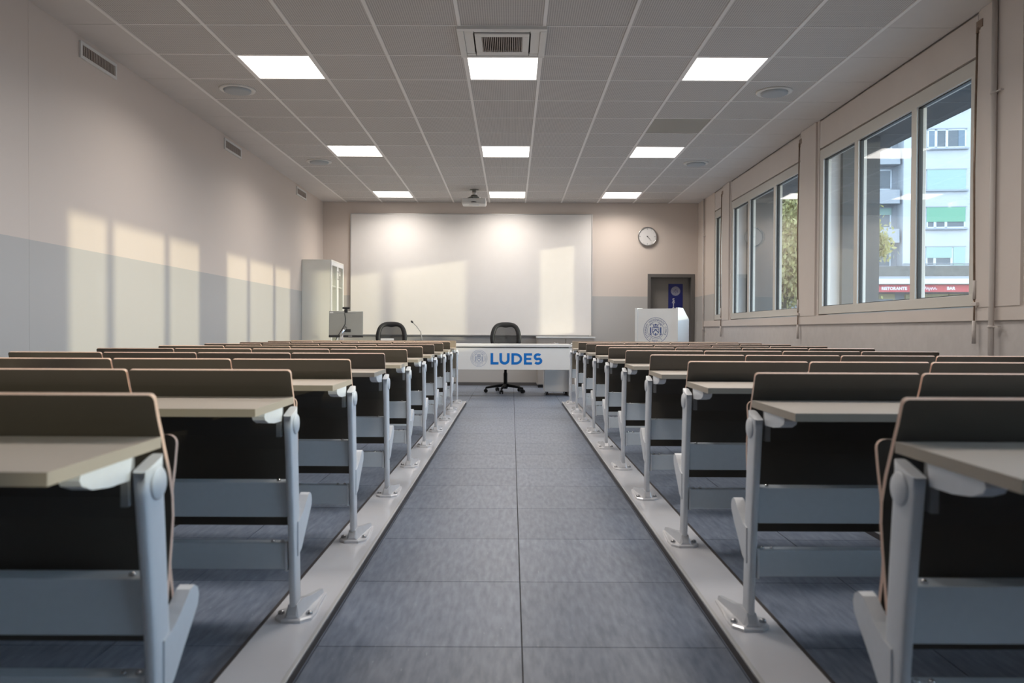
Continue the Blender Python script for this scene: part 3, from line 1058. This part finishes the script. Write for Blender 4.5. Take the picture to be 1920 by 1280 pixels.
# ------------------------------------------------------------------ tall cabinet in the far left corner
tc = tag(empty('tall_cabinet', (-3.045, 12.85, 0)), 'tall cream cabinet with glass doors in the far left corner', 'cabinet')
hx, hy, TZ = 0.232, 0.45, 2.062
MB().box(-hx, hx - 0.022, -hy, -hy + 0.02, 0.08, TZ - 0.02).build('side_panel', 'cream_laminate', tc)
MB().box(-hx, hx - 0.022, hy - 0.02, hy, 0.08, TZ - 0.02).build('side_panel', 'cream_laminate', tc)
MB().box(-hx, -hx + 0.012, -hy + 0.02, hy - 0.02, 0.08, TZ - 0.02).build('back_panel', 'cream_laminate', tc)
MB().box(-hx, hx, -hy, hy, TZ - 0.02, TZ, b=0.002).build('top', 'cream_laminate', tc)
MB().box(-hx + 0.02, hx - 0.04, -hy + 0.01, hy - 0.01, 0.0, 0.08).build('plinth', 'skirting', tc)
for z in (0.085, 0.45, 0.85, 1.25, 1.65):
    MB().box(-hx + 0.012, hx - 0.03, -hy + 0.02, hy - 0.02, z, z + 0.02).build('shelf', 'cream_laminate', tc)
for s in (-1, 1):
    y0, y1 = (-hy + 0.002, -0.002) if s < 0 else (0.002, hy - 0.002)
    d = MB()
    for a in ((y0, y1, 0.085, 0.15), (y0, y1, TZ - 0.085, TZ - 0.022), (y0, y0 + 0.05, 0.15, TZ - 0.085), (y1 - 0.05, y1, 0.15, TZ - 0.085)):
        d.box(hx - 0.020, hx, a[0], a[1], a[2], a[3])
    door = d.build('door', 'white_laminate', tc)
    MB().box(hx - 0.013, hx - 0.007, y0 + 0.05, y1 - 0.05, 0.15, TZ - 0.085).build('pane', 'cabinet_glass', door)
    yh = -0.03 if s < 0 else 0.03
    MB().tube([(hx, yh, 1.78), (hx + 0.03, yh, 1.78), (hx + 0.03, yh, 1.90), (hx, yh, 1.90)], 0.006, 8).build('handle', 'alu', door)

# low cabinet under the whiteboard
lc = tag(empty('low_cabinet', (0.925, 13.50, 0)), 'low taupe cabinet with drawers and a white top under the whiteboard', 'cabinet')
MB().box(-0.475, 0.475, -0.22, 0.22, 0.05, 0.835).build('carcass', 'taupe_front', lc)
MB().box(-0.485, 0.50, -0.25, 0.225, 0.835, 0.862, b=0.003).build('top', 'white_laminate', lc)
MB().box(-0.455, 0.455, -0.19, 0.21, 0.0, 0.05).build('plinth', 'black_mark', lc)
for k in range(2):
    x0, x1 = (-0.465, -0.005) if k == 0 else (0.005, 0.465)
    for z0, z1 in ((0.655, 0.825), (0.06, 0.645)):
        d = MB().box(x0, x1, -0.238, -0.22, z0, z1, b=0.002).build('drawer' if z0 > 0.5 else 'door', 'taupe_front', lc)
        xm = (x0 + x1) / 2 + (0.07 if k == 0 else -0.10)
        zh = (z0 + z1) / 2 + 0.01 if z0 > 0.5 else z1 - 0.06
        MB().tube([(xm - 0.055, -0.238, zh), (xm - 0.055, -0.262, zh), (xm + 0.055, -0.262, zh), (xm + 0.055, -0.238, zh)], 0.0055, 8).build('handle', 'chrome', d)


# ------------------------------------------------------------------ front desks
def desk(loc, x0, x1, label):
    t = tag(empty('desk', loc), label, 'desk')
    MB().box(x0, x1, 0, 0.75, 0.727, 0.762, b=0.003).build('top', 'white_laminate', t)
    pn = MB().box(x0 + 0.004, x1 - 0.004, 0.015, 0.033, 0.400, 0.713, b=0.002).build('modesty_panel', 'white_laminate', t)
    for x in (x0 + 0.004, x1 - 0.024):
        MB().box(x, x + 0.02, 0.30, 0.72, 0.0, 0.727, b=0.002).build('leg', 'white_laminate', t)
    MB().box(x0 + 0.024, x1 - 0.024, 0.36, 0.40, 0.66, 0.727).build('crossbar', 'grey_mark', t)
    return t, pn


FD = 11.27
d1, pn = desk((0, FD, 0), -0.94, 0.886, 'white desk with a blue LUDES sign on its front panel')
# LUDES in a bold geometric face, drawn as strokes
sw = 0.0375
k_ = 131.3
h = 0.163


def lx(px):
    return (870 + px / 12.0 - 957) / k_


zb, ztop = 0.474, 0.474 + h
m_ = sw / 2
LET = {}
a = lx(600)
LET['L'] = [ribbon([(a + m_, ztop), (a + m_, zb)], sw), ribbon([(a + sw, zb + m_ * 0.92), (lx(780), zb + m_ * 0.92)], sw * 0.92)]
a, b = lx(800) + m_, lx(1030) - m_
LET['U'] = [ribbon([(a, ztop), (a, zb + 0.07)] + arc((a + b) / 2, zb + 0.07, (b - a) / 2, 0.07 - m_ + 0.002, 180, 360, 14)[1:] + [(b, ztop)], sw)]
a, b = lx(1070), lx(1315)
LET['D'] = [ribbon([(a + m_, ztop), (a + m_, zb)], sw),
            ribbon([(a + sw, ztop - m_ * 0.92), (a + 0.06, ztop - m_ * 0.92)] + arc(a + 0.06, (zb + ztop) / 2, b - a - 0.06 - m_, h / 2 - m_ * 0.92, 90, -90, 16)[1:] + [(a + sw, zb + m_ * 0.92)], sw * 0.92)]
a, b = lx(1350), lx(1535)
LET['E'] = [ribbon([(a + m_, ztop), (a + m_, zb)], sw)] + [ribbon([(a + sw, z), (x, z)], sw * w) for z, x, w in ((ztop - m_ * 0.9, b, 0.9), ((zb + ztop) / 2, b - 0.012, 0.82), (zb + m_ * 0.9, b, 0.9))]
a, b = lx(1560), lx(1765)
cx = (a + b) / 2 + 0.002
ru = h / 4 - m_ / 2 + 0.004
S = arc(cx, ztop - m_ - ru + 0.002, (b - a) / 2 - m_ - 0.004, ru, 38, 90, 4) + arc(cx, ztop - m_ - ru + 0.002, (b - a) / 2 - m_ - 0.004, ru, 90, 245, 10)[1:]
S += arc(cx, zb + m_ + ru - 0.002, (b - a) / 2 - m_, ru, 65, -90, 10) + arc(cx, zb + m_ + ru - 0.002, (b - a) / 2 - m_, ru, -90, -145, 4)[1:]
LET['S'] = [ribbon(S, sw * 0.94)]
for ch in 'LUDES':
    q = MB()
    for rb in LET[ch]:
        flat_xz(q, rb, 0.0148, 0.002)
    q.build('letter', 'logo_blue', pn)
seal('seal', 0.119, 'seal_pale', pn, (lx(338), 0.0146, 0.5605))
d2, _ = desk((0, FD + 0.02, 0), -2.76, -0.955, 'white desk behind the left benches carrying a monitor and microphone')

# pedestal on castors under the desk
pd = tag(empty('desk_pedestal', (0.690, 11.93, 0)), 'white drawer pedestal on castors under the LUDES desk', 'pedestal')
MB().box(-0.183, 0.183, -0.24, 0.24, 0.055, 0.62, b=0.004).build('body', 'white_laminate', pd)
for k in range(3):
    d = MB().box(-0.178, 0.178, 0.24, 0.256, 0.065 + 0.185 * k, 0.24 + 0.185 * k, b=0.002).build('drawer', 'white_laminate', pd)
    MB().tube([(-0.06, 0.256, 0.2 + 0.185 * k), (-0.06, 0.28, 0.2 + 0.185 * k), (0.06, 0.28, 0.2 + 0.185 * k), (0.06, 0.256, 0.2 + 0.185 * k)], 0.005, 6).build('handle', 'alu', d)
for sx in (-1, 1):
    for sy in (-1, 1):
        q = MB().cyl((sx * 0.14 - 0.014, sy * 0.19, 0.0245), 'x', 0.024, 0.010, 16)
        q.cyl((sx * 0.14 + 0.006, sy * 0.19, 0.0245), 'x', 0.024, 0.010, 16)
        q.box(sx * 0.14 - 0.005, sx * 0.14 + 0.007, sy * 0.19 - 0.014, sy * 0.19 + 0.014, 0.02, 0.056)
        q.build('caster', 'chair_black', pd)


# ------------------------------------------------------------------ office chairs
def office_chair(loc, rz, label):
    t = tag(empty('office_chair', loc, rz), label, 'chair', 'office chairs at the front desks')
    # local: the sitter faces -y, the backrest is at +y
    for k in range(5):
        a = math.radians(90 + 72 * k + 25)
        d = Vector((math.cos(a), math.sin(a), 0))
        leg = MB().tube([d * 0.03 + Vector((0, 0, 0.115)), d * 0.17 + Vector((0, 0, 0.10)), d * 0.305 + Vector((0, 0, 0.075))], [0.026, 0.022, 0.016], 8).build('leg', 'chair_black', t)
        c = d * 0.305
        n = Vector((-d.y, d.x, 0))
        q = MB()
        for s in (-1, 1):
            rings = []
            for tt in (0.010, 0.024):
                cc = c + n * (s * tt)
                rings.append([(cc.x + d.x * math.cos(w) * 0.029, cc.y + d.y * math.cos(w) * 0.029, 0.0295 + math.sin(w) * 0.029) for w in [2 * PI * i / 14 for i in range(14)]])
            q.loft(rings)
        q.cyl((c.x, c.y, 0.03), 'z', 0.010, 0.05, 10)
        q.build('caster', 'chair_black', leg)
    MB().lathe((0, 0, 0), 'z', [(0.06, 0.03), (0.09, 0.042), (0.14, 0.036), (0.15, 0.030), (0.30, 0.030), (0.31, 0.022), (0.42, 0.022)], 18).build('gas_lift', 'chair_black', t)
    MB().box(-0.11, 0.11, -0.10, 0.14, 0.415, 0.455, b=0.01).build('tilt_mechanism', 'chair_black', t)
    MB().box(-0.245, 0.245, -0.24, 0.23, 0.455, 0.52, b=0.03).build('seat', 'chair_fabric', t)
    MB().tube([(0, 0.10, 0.435), (0, 0.26, 0.43), (0, 0.31, 0.50), (0, 0.295, 0.66)], 0.022, 8, flat=1.6).build('back_support', 'chair_black', t)
    # backrest ring: wide rounded trapezoid
    zc, hh = 0.855, 0.215
    ring, rad = [], []
    n = 64
    for k in range(n):
        a = 2 * PI * k / n
        ca, sa = math.cos(a), math.sin(a)
        rr = (abs(ca) ** 3.2 + abs(sa) ** 3.2) ** (-1 / 3.2)
        x, z = ca * rr, sa * rr
        w = 0.225 - 0.012 * abs(z) if z < 0 else 0.225 - 0.030 * z
        y = 0.275 + 0.05 * (z * 0.5 + 0.5) * 0.6 - 0.05 * (x * x)
        ring.append((x * w, y, zc + z * hh))
        rad.append(0.029 + (0.006 if z > 0.75 and abs(x) < 0.6 else 0))
    cs = []
    for k, p in enumerate(ring):
        dx, dz = p[0], p[2] - zc
        L = math.hypot(dx, dz)
        ux, uz = dx / L, dz / L
        w_in = 0.050
        if dz > 0.15:
            w_in = 0.044 + 0.020 * math.exp(-(dx / 0.085) ** 2)      # the top bar dips in the middle
        q_ = []
        for r_, yy in ((0.022, 0.0), (0.016, -0.014), (-w_in + 0.010, -0.014), (-w_in, 0.0), (-w_in + 0.010, 0.014), (0.016, 0.014)):
            q_.append((p[0] + ux * r_, p[1] + yy, p[2] + uz * r_))
        cs.append(q_)
    bk = MB().loft(cs, 0, True, closed=True).build('back_frame', 'chair_black', t)
    # mesh panel inside the ring
    q = MB()
    rows = []
    for j in range(9):
        f = j / 8
        rows.append([(p[0] * f, 0.275 + (p[1] - 0.275) * (0.6 + 0.4 * f) + 0.012 * (1 - f), zc + (p[2] - zc) * f) for p in ring])
    q.loft(rows[1:], 0, True, caps=False)
    me = q.mesh('mesh_panel', 'chair_mesh')
    place('mesh_panel', me, bk)
    q = MB()
    q.add([rows[1][k] for k in range(n)], [tuple(range(n))])
    place('mesh_centre', q.mesh('mesh_centre', 'chair_mesh'), bk)
    return t


office_chair((-0.075, 12.22, 0), 0.0, 'black mesh office chair behind the LUDES desk')
office_chair((-1.855, 12.25, 0), math.radians(7), 'black mesh office chair between the monitor and the microphone')

# ------------------------------------------------------------------ things on the left desk
DZT = 0.762
mo = tag(empty('computer_monitor', (-2.415, 11.60, DZT), math.radians(8)), 'silver all-in-one computer seen from behind on the left desk', 'monitor')
MB().box(-0.12, 0.12, -0.10, 0.10, 0.0, 0.014, b=0.005).build('stand_base', 'alu', mo)
sc_ = MB()
TL = math.radians(-9)


def tilt(p):
    y, z = p[1], p[2] - 0.27
    return (p[0], y * math.cos(TL) - z * math.sin(TL), 0.27 + y * math.sin(TL) + z * math.cos(TL))


def tbox(x0, x1, y0, y1, z0, z1, b=0.0):
    q = MB().box(x0, x1, y0, y1, z0, z1, b=b)
    q.v = [tilt(p) for p in q.v]
    return q


sh_ = tbox(-0.245, 0.245, -0.018, 0.018, 0.112, 0.475, 0.008).build('rear_shell', 'monitor_silver', mo)
tbox(-0.246, 0.246, -0.019, 0.024, 0.085, 0.116, 0.004).build('lower_bezel', 'monitor_black', mo)
tbox(-0.240, 0.240, 0.017, 0.022, 0.112, 0.470).build('screen', 'monitor_black', mo)
tbox(-0.15, 0.14, -0.0195, -0.017, 0.437, 0.441).build('vent_slot', 'grey_mark', sh_)
tbox(-0.02, 0.07, -0.0245, -0.017, 0.16, 0.205, 0.002).build('port_cover', 'monitor_black', sh_)
tbox(0.035, 0.09, -0.0205, -0.018, 0.096, 0.104).build('maker_plate', 'alu', sh_)
tbox(-0.235, -0.185, -0.0195, -0.017, 0.440, 0.462).build('corner_label', 'white_plastic', sh_)
MB().tube([(-0.06, -0.02, 0.012), (-0.062, -0.055, 0.10), (-0.05, -0.065, 0.17), (0.0, -0.02, 0.235)], [0.030, 0.028, 0.026, 0.024], 12).build('stand_arm', 'chrome', mo)
MB().tube([(-0.02, -0.03, 0.44), (-0.005, -0.055, 0.36), (-0.01, -0.05, 0.28), (-0.06, -0.085, 0.19), (-0.12, -0.09, 0.09), (-0.15, -0.08, 0.03), (-0.20, -0.04, 0.006)], 0.006, 7).build('cable', 'monitor_black', mo)
wc = tag(empty('webcam', (-2.415 - 0.01, 11.655, DZT + 0.478), math.radians(8)), 'black webcam clipped on top of the silver monitor', 'webcam')
MB().box(-0.055, 0.055, -0.018, 0.018, 0.026, 0.056, b=0.012).build('body', 'monitor_black', wc)
MB().box(-0.022, 0.022, -0.024, 0.034, 0.006, 0.026, b=0.008).build('clip', 'monitor_black', wc)
MB().box(-0.025, 0.025, -0.050, -0.030, -0.030, 0.014, b=0.005).build('rear_foot', 'monitor_black', wc)

mc = tag(empty('gooseneck_microphone', (-1.30, 11.55, DZT)), 'black gooseneck microphone standing on the left desk', 'microphone')
MB().box(-0.05, 0.05, -0.065, 0.065, 0.0, 0.035, b=0.01).build('base', 'monitor_black', mc)
MB().tube([(0, 0, 0.035), (0, 0, 0.10), (-0.012, 0, 0.17), (-0.07, 0, 0.25), (-0.125, 0, 0.305)], [0.010, 0.008, 0.006, 0.005, 0.005], 8).build('stem', 'grey_mark', mc)
MB().tube([(-0.125, 0, 0.305), (-0.138, 0, 0.317), (-0.155, 0, 0.334)], [0.010, 0.016, 0.010], 10).build('head', 'monitor_black', mc)
tag(MB().box(-0.08, 0.08, -0.11, 0.11, 0.0, 0.075, b=0.003).build('paper_stack', 'white_laminate', None, (-1.80, 11.55, DZT)), 'stack of white paper on the left desk in front of the chair', 'paper')

# ------------------------------------------------------------------ lectern
le = tag(empty('lectern', (2.29, 11.93, 0), math.radians(-31)), 'white lectern with a round blue seal standing near the door', 'lectern')
W2, D2, LZ = 0.335, 0.25, CAM_Z + 0.352
prof = [(-D2, 0.0), (D2, 0.0), (D2, LZ - 0.165), (-0.03, LZ), (-D2, LZ)]
for s in (-1, 1):
    MB().prism(prof, 'x', s * W2, s * (W2 - 0.035)).build('side_panel', 'white_laminate', le)
fp = MB().box(-W2 + 0.035, W2 - 0.035, -D2 + 0.016, -D2 + 0.036, 0.02, LZ - 0.012).build('front_panel', 'white_laminate', le)
q = MB()
q.prism([(-D2 + 0.036, LZ - 0.05), (D2 - 0.02, LZ - 0.20), (D2 - 0.02, LZ - 0.18), (-D2 + 0.036, LZ - 0.03)], 'x', -W2 + 0.035, W2 - 0.035)
q.build('reading_surface', 'white_laminate', le)
MB().box(-W2 + 0.035, W2 - 0.035, -D2 + 0.036, D2 - 0.03, 0.62, 0.64).build('shelf', 'white_laminate', le)
MB().box(-W2 + 0.035, W2 - 0.035, -D2 + 0.036, D2 - 0.03, 0.02, 0.04).build('bottom', 'white_laminate', le)
seal('seal', 0.192, 'seal_blue', fp, (-0.012, -D2 + 0.0155, CAM_Z + 0.352 - 0.335))

# ------------------------------------------------------------------ floor rails the benches are bolted to
RH = 0.032
RY0, RY1 = -0.4, 10.32
rails = []
for s, edge, side in ((-1, -0.59, 'left'), (1, 0.66, 'right')):
    for k, du in enumerate((0.0, 1.035, 2.09)):
        x0 = edge + s * du
        nm = ('along the aisle', 'under the bench centres', 'along the outer bench ends')[k]
        t = tag(empty('floor_rail', (x0 + s * 0.098, 0, 0)), 'long pale grey floor rail %s of the %s block' % (nm, side), 'floor rail', 'floor rails under the benches')
        MB().box(-0.094, 0.094, RY0, RY1, 0.0, RH, b=0.003).build('plate', 'rail_paint', t)
        for e in (-1, 1):
            MB().box(e * 0.0985, e * 0.0942, RY0, RY1 + 0.002, 0.0, RH - 0.006).build('side_trim', 'rail_side', t)
            MB().box(e * 0.0985, e * 0.0865, RY0, RY1 + 0.002, RH - 0.0055, RH + 0.0015, b=0.001).build('edge_trim', 'rail_edge' if e == -s else 'rail_side', t)
        MB().box(-0.09, 0.09, RY1, RY1 + 0.004, 0.0, RH).build('end_cap', 'rail_side', t)

# ------------------------------------------------------------------ lecture benches
BP = [(0.012, 0.826), (0.016, 0.815), (0.030, 0.776), (0.047, 0.738), (0.055, 0.717), (0.080, 0.660), (0.096, 0.605), (0.098, 0.56), (0.090, 0.507), (0.078, 0.44), (0.066, 0.38), (0.060, 0.315)]
SP = [(0.178, 0.724), (0.177, 0.714), (0.166, 0.66), (0.152, 0.61), (0.142, 0.55), (0.137, 0.49), (0.140, 0.44), (0.150, 0.39), (0.156, 0.36)]


def shell(prof, x0, x1, th, r, mats, bottom_r=0.0):
    """Curved plywood board: laminate faces, pale ply edges, rounded upper corners. prof: (y,z) from the top."""
    mb = MB()
    rows = []
    # extra rows near the top for the corner rounding
    P = [prof[0]]
    ztop_ = prof[0][1]
    for k in range(1, 5):
        f = k / 4
        z = ztop_ - r * (1 - math.cos(f * PI / 2))
        for a, b in zip(prof[:-1], prof[1:]):
            if b[1] <= z <= a[1]:
                u = (a[1] - z) / max(1e-9, a[1] - b[1])
                P.append((a[0] + (b[0] - a[0]) * u, z))
                break
    P += [p for p in prof if p[1] < P[-1][1] - 0.002]
    F, B = [], []
    for i, p in enumerate(P):
        a, b = P[max(0, i - 1)], P[min(len(P) - 1, i + 1)]
        t = Vector((b[0] - a[0], b[1] - a[1])).normalized()
        nrm = Vector((t.y, -t.x))     # towards -y
        if nrm.x > 0:
            nrm = -nrm
        dz = ztop_ - p[1]
        ins = r - math.sqrt(max(0, r * r - (r - dz) ** 2)) if dz < r else 0
        F.append([(x0 + ins, p[0] + nrm.x * th / 2, p[1] + nrm.y * th / 2), (x1 - ins, p[0] + nrm.x * th / 2, p[1] + nrm.y * th / 2)])
        B.append([(x0 + ins, p[0] - nrm.x * th / 2, p[1] - nrm.y * th / 2), (x1 - ins, p[0] - nrm.x * th / 2, p[1] - nrm.y * th / 2)])
    n = len(P)
    vs = []
    for i in range(n):
        vs += F[i] + B[i]
    base = len(mb.v)
    mb.v += vs

    def face(idx, mi, sm):
        mb.f.append(tuple(base + i for i in idx))
        mb.mi.append(mi)
        mb.sm.append(sm)
    for i in range(n - 1):
        a, b = 4 * i, 4 * (i + 1)
        face((a, a + 1, b + 1, b), 0, False)
        face((a + 2, b + 2, b + 3, a + 3), 0, False)
        face((a, b, b + 2, a + 2), 1, False)
        face((a + 1, a + 3, b + 3, b + 1), 1, False)
    face((0, 2, 3, 1), 1, False)
    e = 4 * (n - 1)
    face((e, e + 1, e + 3, e + 2), 1, False)
    return mb.mesh('shell', mats)


def ellipse_ring(cx, cy, z, a, b, n=20, p=0.42):
    return [(cx + a * math.copysign(abs(math.cos(w)) ** p, math.cos(w)), cy + b * math.copysign(abs(math.sin(w)) ** p, math.sin(w)), z) for w in [2 * PI * k / n for k in range(n)]]


U_LEGS = (0.0, 1.035, 2.09)
PITCH = 0.5275


def make_bench(s, front):
    """One row of four places; s=+1 runs to +x from the aisle leg, s=-1 to -x. The aisle leg's foot is the origin."""
    t = empty('lecture_bench')
    X = lambda u: s * u
    # desk top: slab a touch wider at the user's edge
    q = MB()
    pts = [(X(0.010), -0.366), (X(2.125), -0.366), (X(2.118), 0.036), (X(0.016), 0.036)]
    q.prism(pts, 'z', 0.716, 0.738, 0, 1)
    q.build('desktop', ['desk_laminate', 'desk_edge'], t)
    # backrests
    w = PITCH - 0.007
    if front:
        me = shell([(0.030, 0.826), (0.036, 0.74), (0.042, 0.70), (0.050, 0.55), (0.055, 0.36)], -w / 2, w / 2, 0.014, 0.012, ['front_laminate', 'plywood_edge'])
    else:
        me = shell(BP, -w / 2, w / 2, 0.0125, 0.011, ['back_laminate', 'plywood_edge'])
    sme = shell(SP, -0.236, 0.236, 0.0125, 0.020, ['back_laminate', 'plywood_edge'])
    bracket = MB()
    bracket.tube([(0, 0.0, 0.425), (0, 0.08, 0.41), (0, 0.150, 0.40), (0, 0.168, 0.43), (0, 0.158, 0.52)], [0.016, 0.018, 0.020, 0.016, 0.012], 8)
    bracket = bracket.mesh('seat_bracket', 'leg_paint')
    for k in range(4):
        uc = 0.015 + PITCH * (k + 0.5)
        place('front_panel' if front else 'backrest', me, t, (X(uc), 0, 0))
        if not front:
            st = place('seat', sme, t, (X(uc), 0, 0))
            for e in (-0.185, 0.185):
                place('seat_bracket', bracket, st, (e, 0, 0))
    # beams between the legs
    bolt = MB().lathe((0, 0, 0), 'z', [(0, 0.007), (0.004, 0.007), (0.007, 0.004), (0.008, 0.0005)], 8).mesh('bolt', 'chrome')
    for a, b in zip(U_LEGS[:-1], U_LEGS[1:]):
        ub = MB().box(X(a + 0.014), X(b - 0.014), -0.046, 0.012, 0.365, 0.475, b=0.004).build('upper_beam', 'beam_paint', t)
        lb = MB().box(X(a + 0.014), X(b - 0.014), -0.036, 0.008, 0.197, 0.280, b=0.004).build('lower_beam', 'beam_paint', t)
        for u in (a + 0.035, a + 0.065, b - 0.065, b - 0.035):
            place('bolt', bolt, lb, (X(u), -0.020, 0.280))
        for u in (a + 0.045, b - 0.045):
            place('bolt', bolt, ub, (X(u), -0.026, 0.475))
        MB().box(X(a + 0.013), X(a + 0.021), -0.042, 0.014, 0.192, 0.285, b=0.002).build('beam_flange', 'leg_paint', lb)
    # legs
    for k, u in enumerate(U_LEGS):
        out = -1 if k == 0 else 1           # outward along u
        q = MB()
        rings = []
        for z, y, a, b in ((0.075, 0.0, 0.0115, 0.033), (0.20, -0.008, 0.0115, 0.034), (0.38, -0.022, 0.012, 0.037), (0.55, -0.040, 0.0125, 0.040), (0.655, -0.052, 0.013, 0.042), (0.690, -0.056, 0.013, 0.043)):
            rings.append(ellipse_ring(X(u), y, z, a, b))
        top = [(p[0], p[1], 0.700 + 0.28 * (p[1] + 0.056)) for p in rings[-1]]
        rings.append(top)
        q.loft(rings)
        leg = q.build('leg', 'leg_paint', t)
        # foot casting with a ridge running forward
        q = MB()
        fl_ = [(X(u - 0.030), -0.055), (X(u + 0.030), -0.055), (X(u + 0.058), -0.025), (X(u + 0.058), 0.035), (X(u + 0.030), 0.075), (X(u - 0.010), 0.20), (X(u - 0.050), 0.215), (X(u - 0.055), 0.10), (X(u - 0.062), 0.03), (X(u - 0.058), -0.025)]
        def shr(pts, f):
            cxx = sum(p[0] for p in pts) / len(pts)
            cyy = sum(p[1] for p in pts) / len(pts)
            return [(cxx + (p[0] - cxx) * f, cyy + (p[1] - cyy) * f) for p in pts]
        ringsf = [[(p[0], p[1], RH) for p in fl_], [(p[0], p[1], RH + 0.009) for p in fl_], [(p[0], p[1], RH + 0.013) for p in shr(fl_, 0.92)]]
        q.loft(ringsf, 0, False)
        rg = []
        for y, xo, wd, hg in ((-0.045, 0.0, 0.024, 0.022), (-0.030, 0.0, 0.026, 0.050), (0.030, -0.004, 0.026, 0.052), (0.09, -0.016, 0.018, 0.040), (0.16, -0.028, 0.013, 0.032), (0.205, -0.034, 0.011, 0.026)):
            cx_ = X(u + xo)
            rg.append([(cx_ - wd, y, RH + 0.010), (cx_ + wd, y, RH + 0.010), (cx_ + wd * 0.55, y, RH + hg), (cx_ - wd * 0.55, y, RH + hg)])
        q.loft(rg, 0, False)
        q.build('foot', 'cast_alu', leg)
        bb = MB().lathe((0, 0, 0), 'z', [(0, 0.011), (0.009, 0.011), (0.013, 0.007), (0.014, 0.0005)], 10).mesh('bolt', 'bolt_steel')
        place('bolt', bb, leg, (X(u + 0.044), -0.004, RH + 0.010))
        place('bolt', bb, leg, (X(u - 0.046), -0.004, RH + 0.010))
        # round cover cap at the desk pivot
        q = MB()
        q.lathe((X(u + out * 0.0115), -0.044, 0.660), 'x', [(0, 0.032), (X(out * 0.004), 0.032), (X(out * 0.0065), 0.029), (X(out * 0.0075), 0.001)], 22)
        q.build('cover_cap', 'leg_paint', leg)
        # bracket carrying the desk top
        inn = 0.022 if k == 0 else -0.022
        q = MB()
        pr = [(-0.085, 0.7158), (-0.262, 0.7158), (-0.266, 0.706), (-0.258, 0.695), (-0.225, 0.683), (-0.17, 0.676), (-0.095, 0.674)]
        q.prism(pr, 'x', X(u + inn - 0.006), X(u + inn + 0.030 * (1 if inn > 0 else -1)))
        q.build('desk_bracket', 'leg_paint', leg)
        q = MB().box(X(u + inn - 0.004), X(u + inn + 0.01), -0.098, -0.072, 0.625, 0.714)
        q.build('pivot_plate', 'grey_mark', leg)
        if not front:
            # rounded housing of the seat pivot
            q = MB()
            pts = [Vector(p) for p in ((-0.02, 0.235), (0.022, 0.250), (0.070, 0.296), (0.120, 0.340), (0.143, 0.362), (0.149, 0.382), (0.142, 0.400), (0.124, 0.410), (0.104, 0.406), (0.052, 0.372), (0.012, 0.352), (-0.02, 0.345))]
            q.prism([(p.x, p.y) for p in pts], 'x', X(u - 0.0155), X(u + 0.0155), smooth=False)
            q.build('seat_pivot', 'leg_paint', leg)
    return t


ORD = ['first', 'second', 'third', 'fourth', 'fifth', 'sixth', 'seventh', 'eighth', 'ninth', 'tenth']
for s, xl, y2, side in ((-1, -0.692, 2.525, 'left'), (1, 0.748, 2.470, 'right')):
    proto = make_bench(s, False)
    last = make_bench(s, True)
    for r in range(10):
        if r == 9:
            o = last
        else:
            o = proto if r == 0 else copy_tree(proto)
        o.location = (xl, y2 + 0.9376 * (r - 1) - (0.03 if r == 0 and s < 0 else 0), 0)
        if r == 9:
            lab = 'foremost bench with pale front panel and no seats, on the %s of the aisle' % side
        else:
            lab = 'taupe four-seat lecture bench %s of the aisle, %s row from the camera' % (side, ORD[r])
        tag(o, lab, 'bench', 'lecture benches bolted in rows')

# the front furniture stands a little left of where the tape put it
for o in list(C.objects):
    if o.parent is None and o.location.y > 11.2 and o.location.y < 14 and o.get('category') and o['category'] not in ('bench', 'ceiling light', 'air diffuser', 'vent', 'pipe', 'crank rod', 'tree', 'building'):
        o.location.x -= 0.02
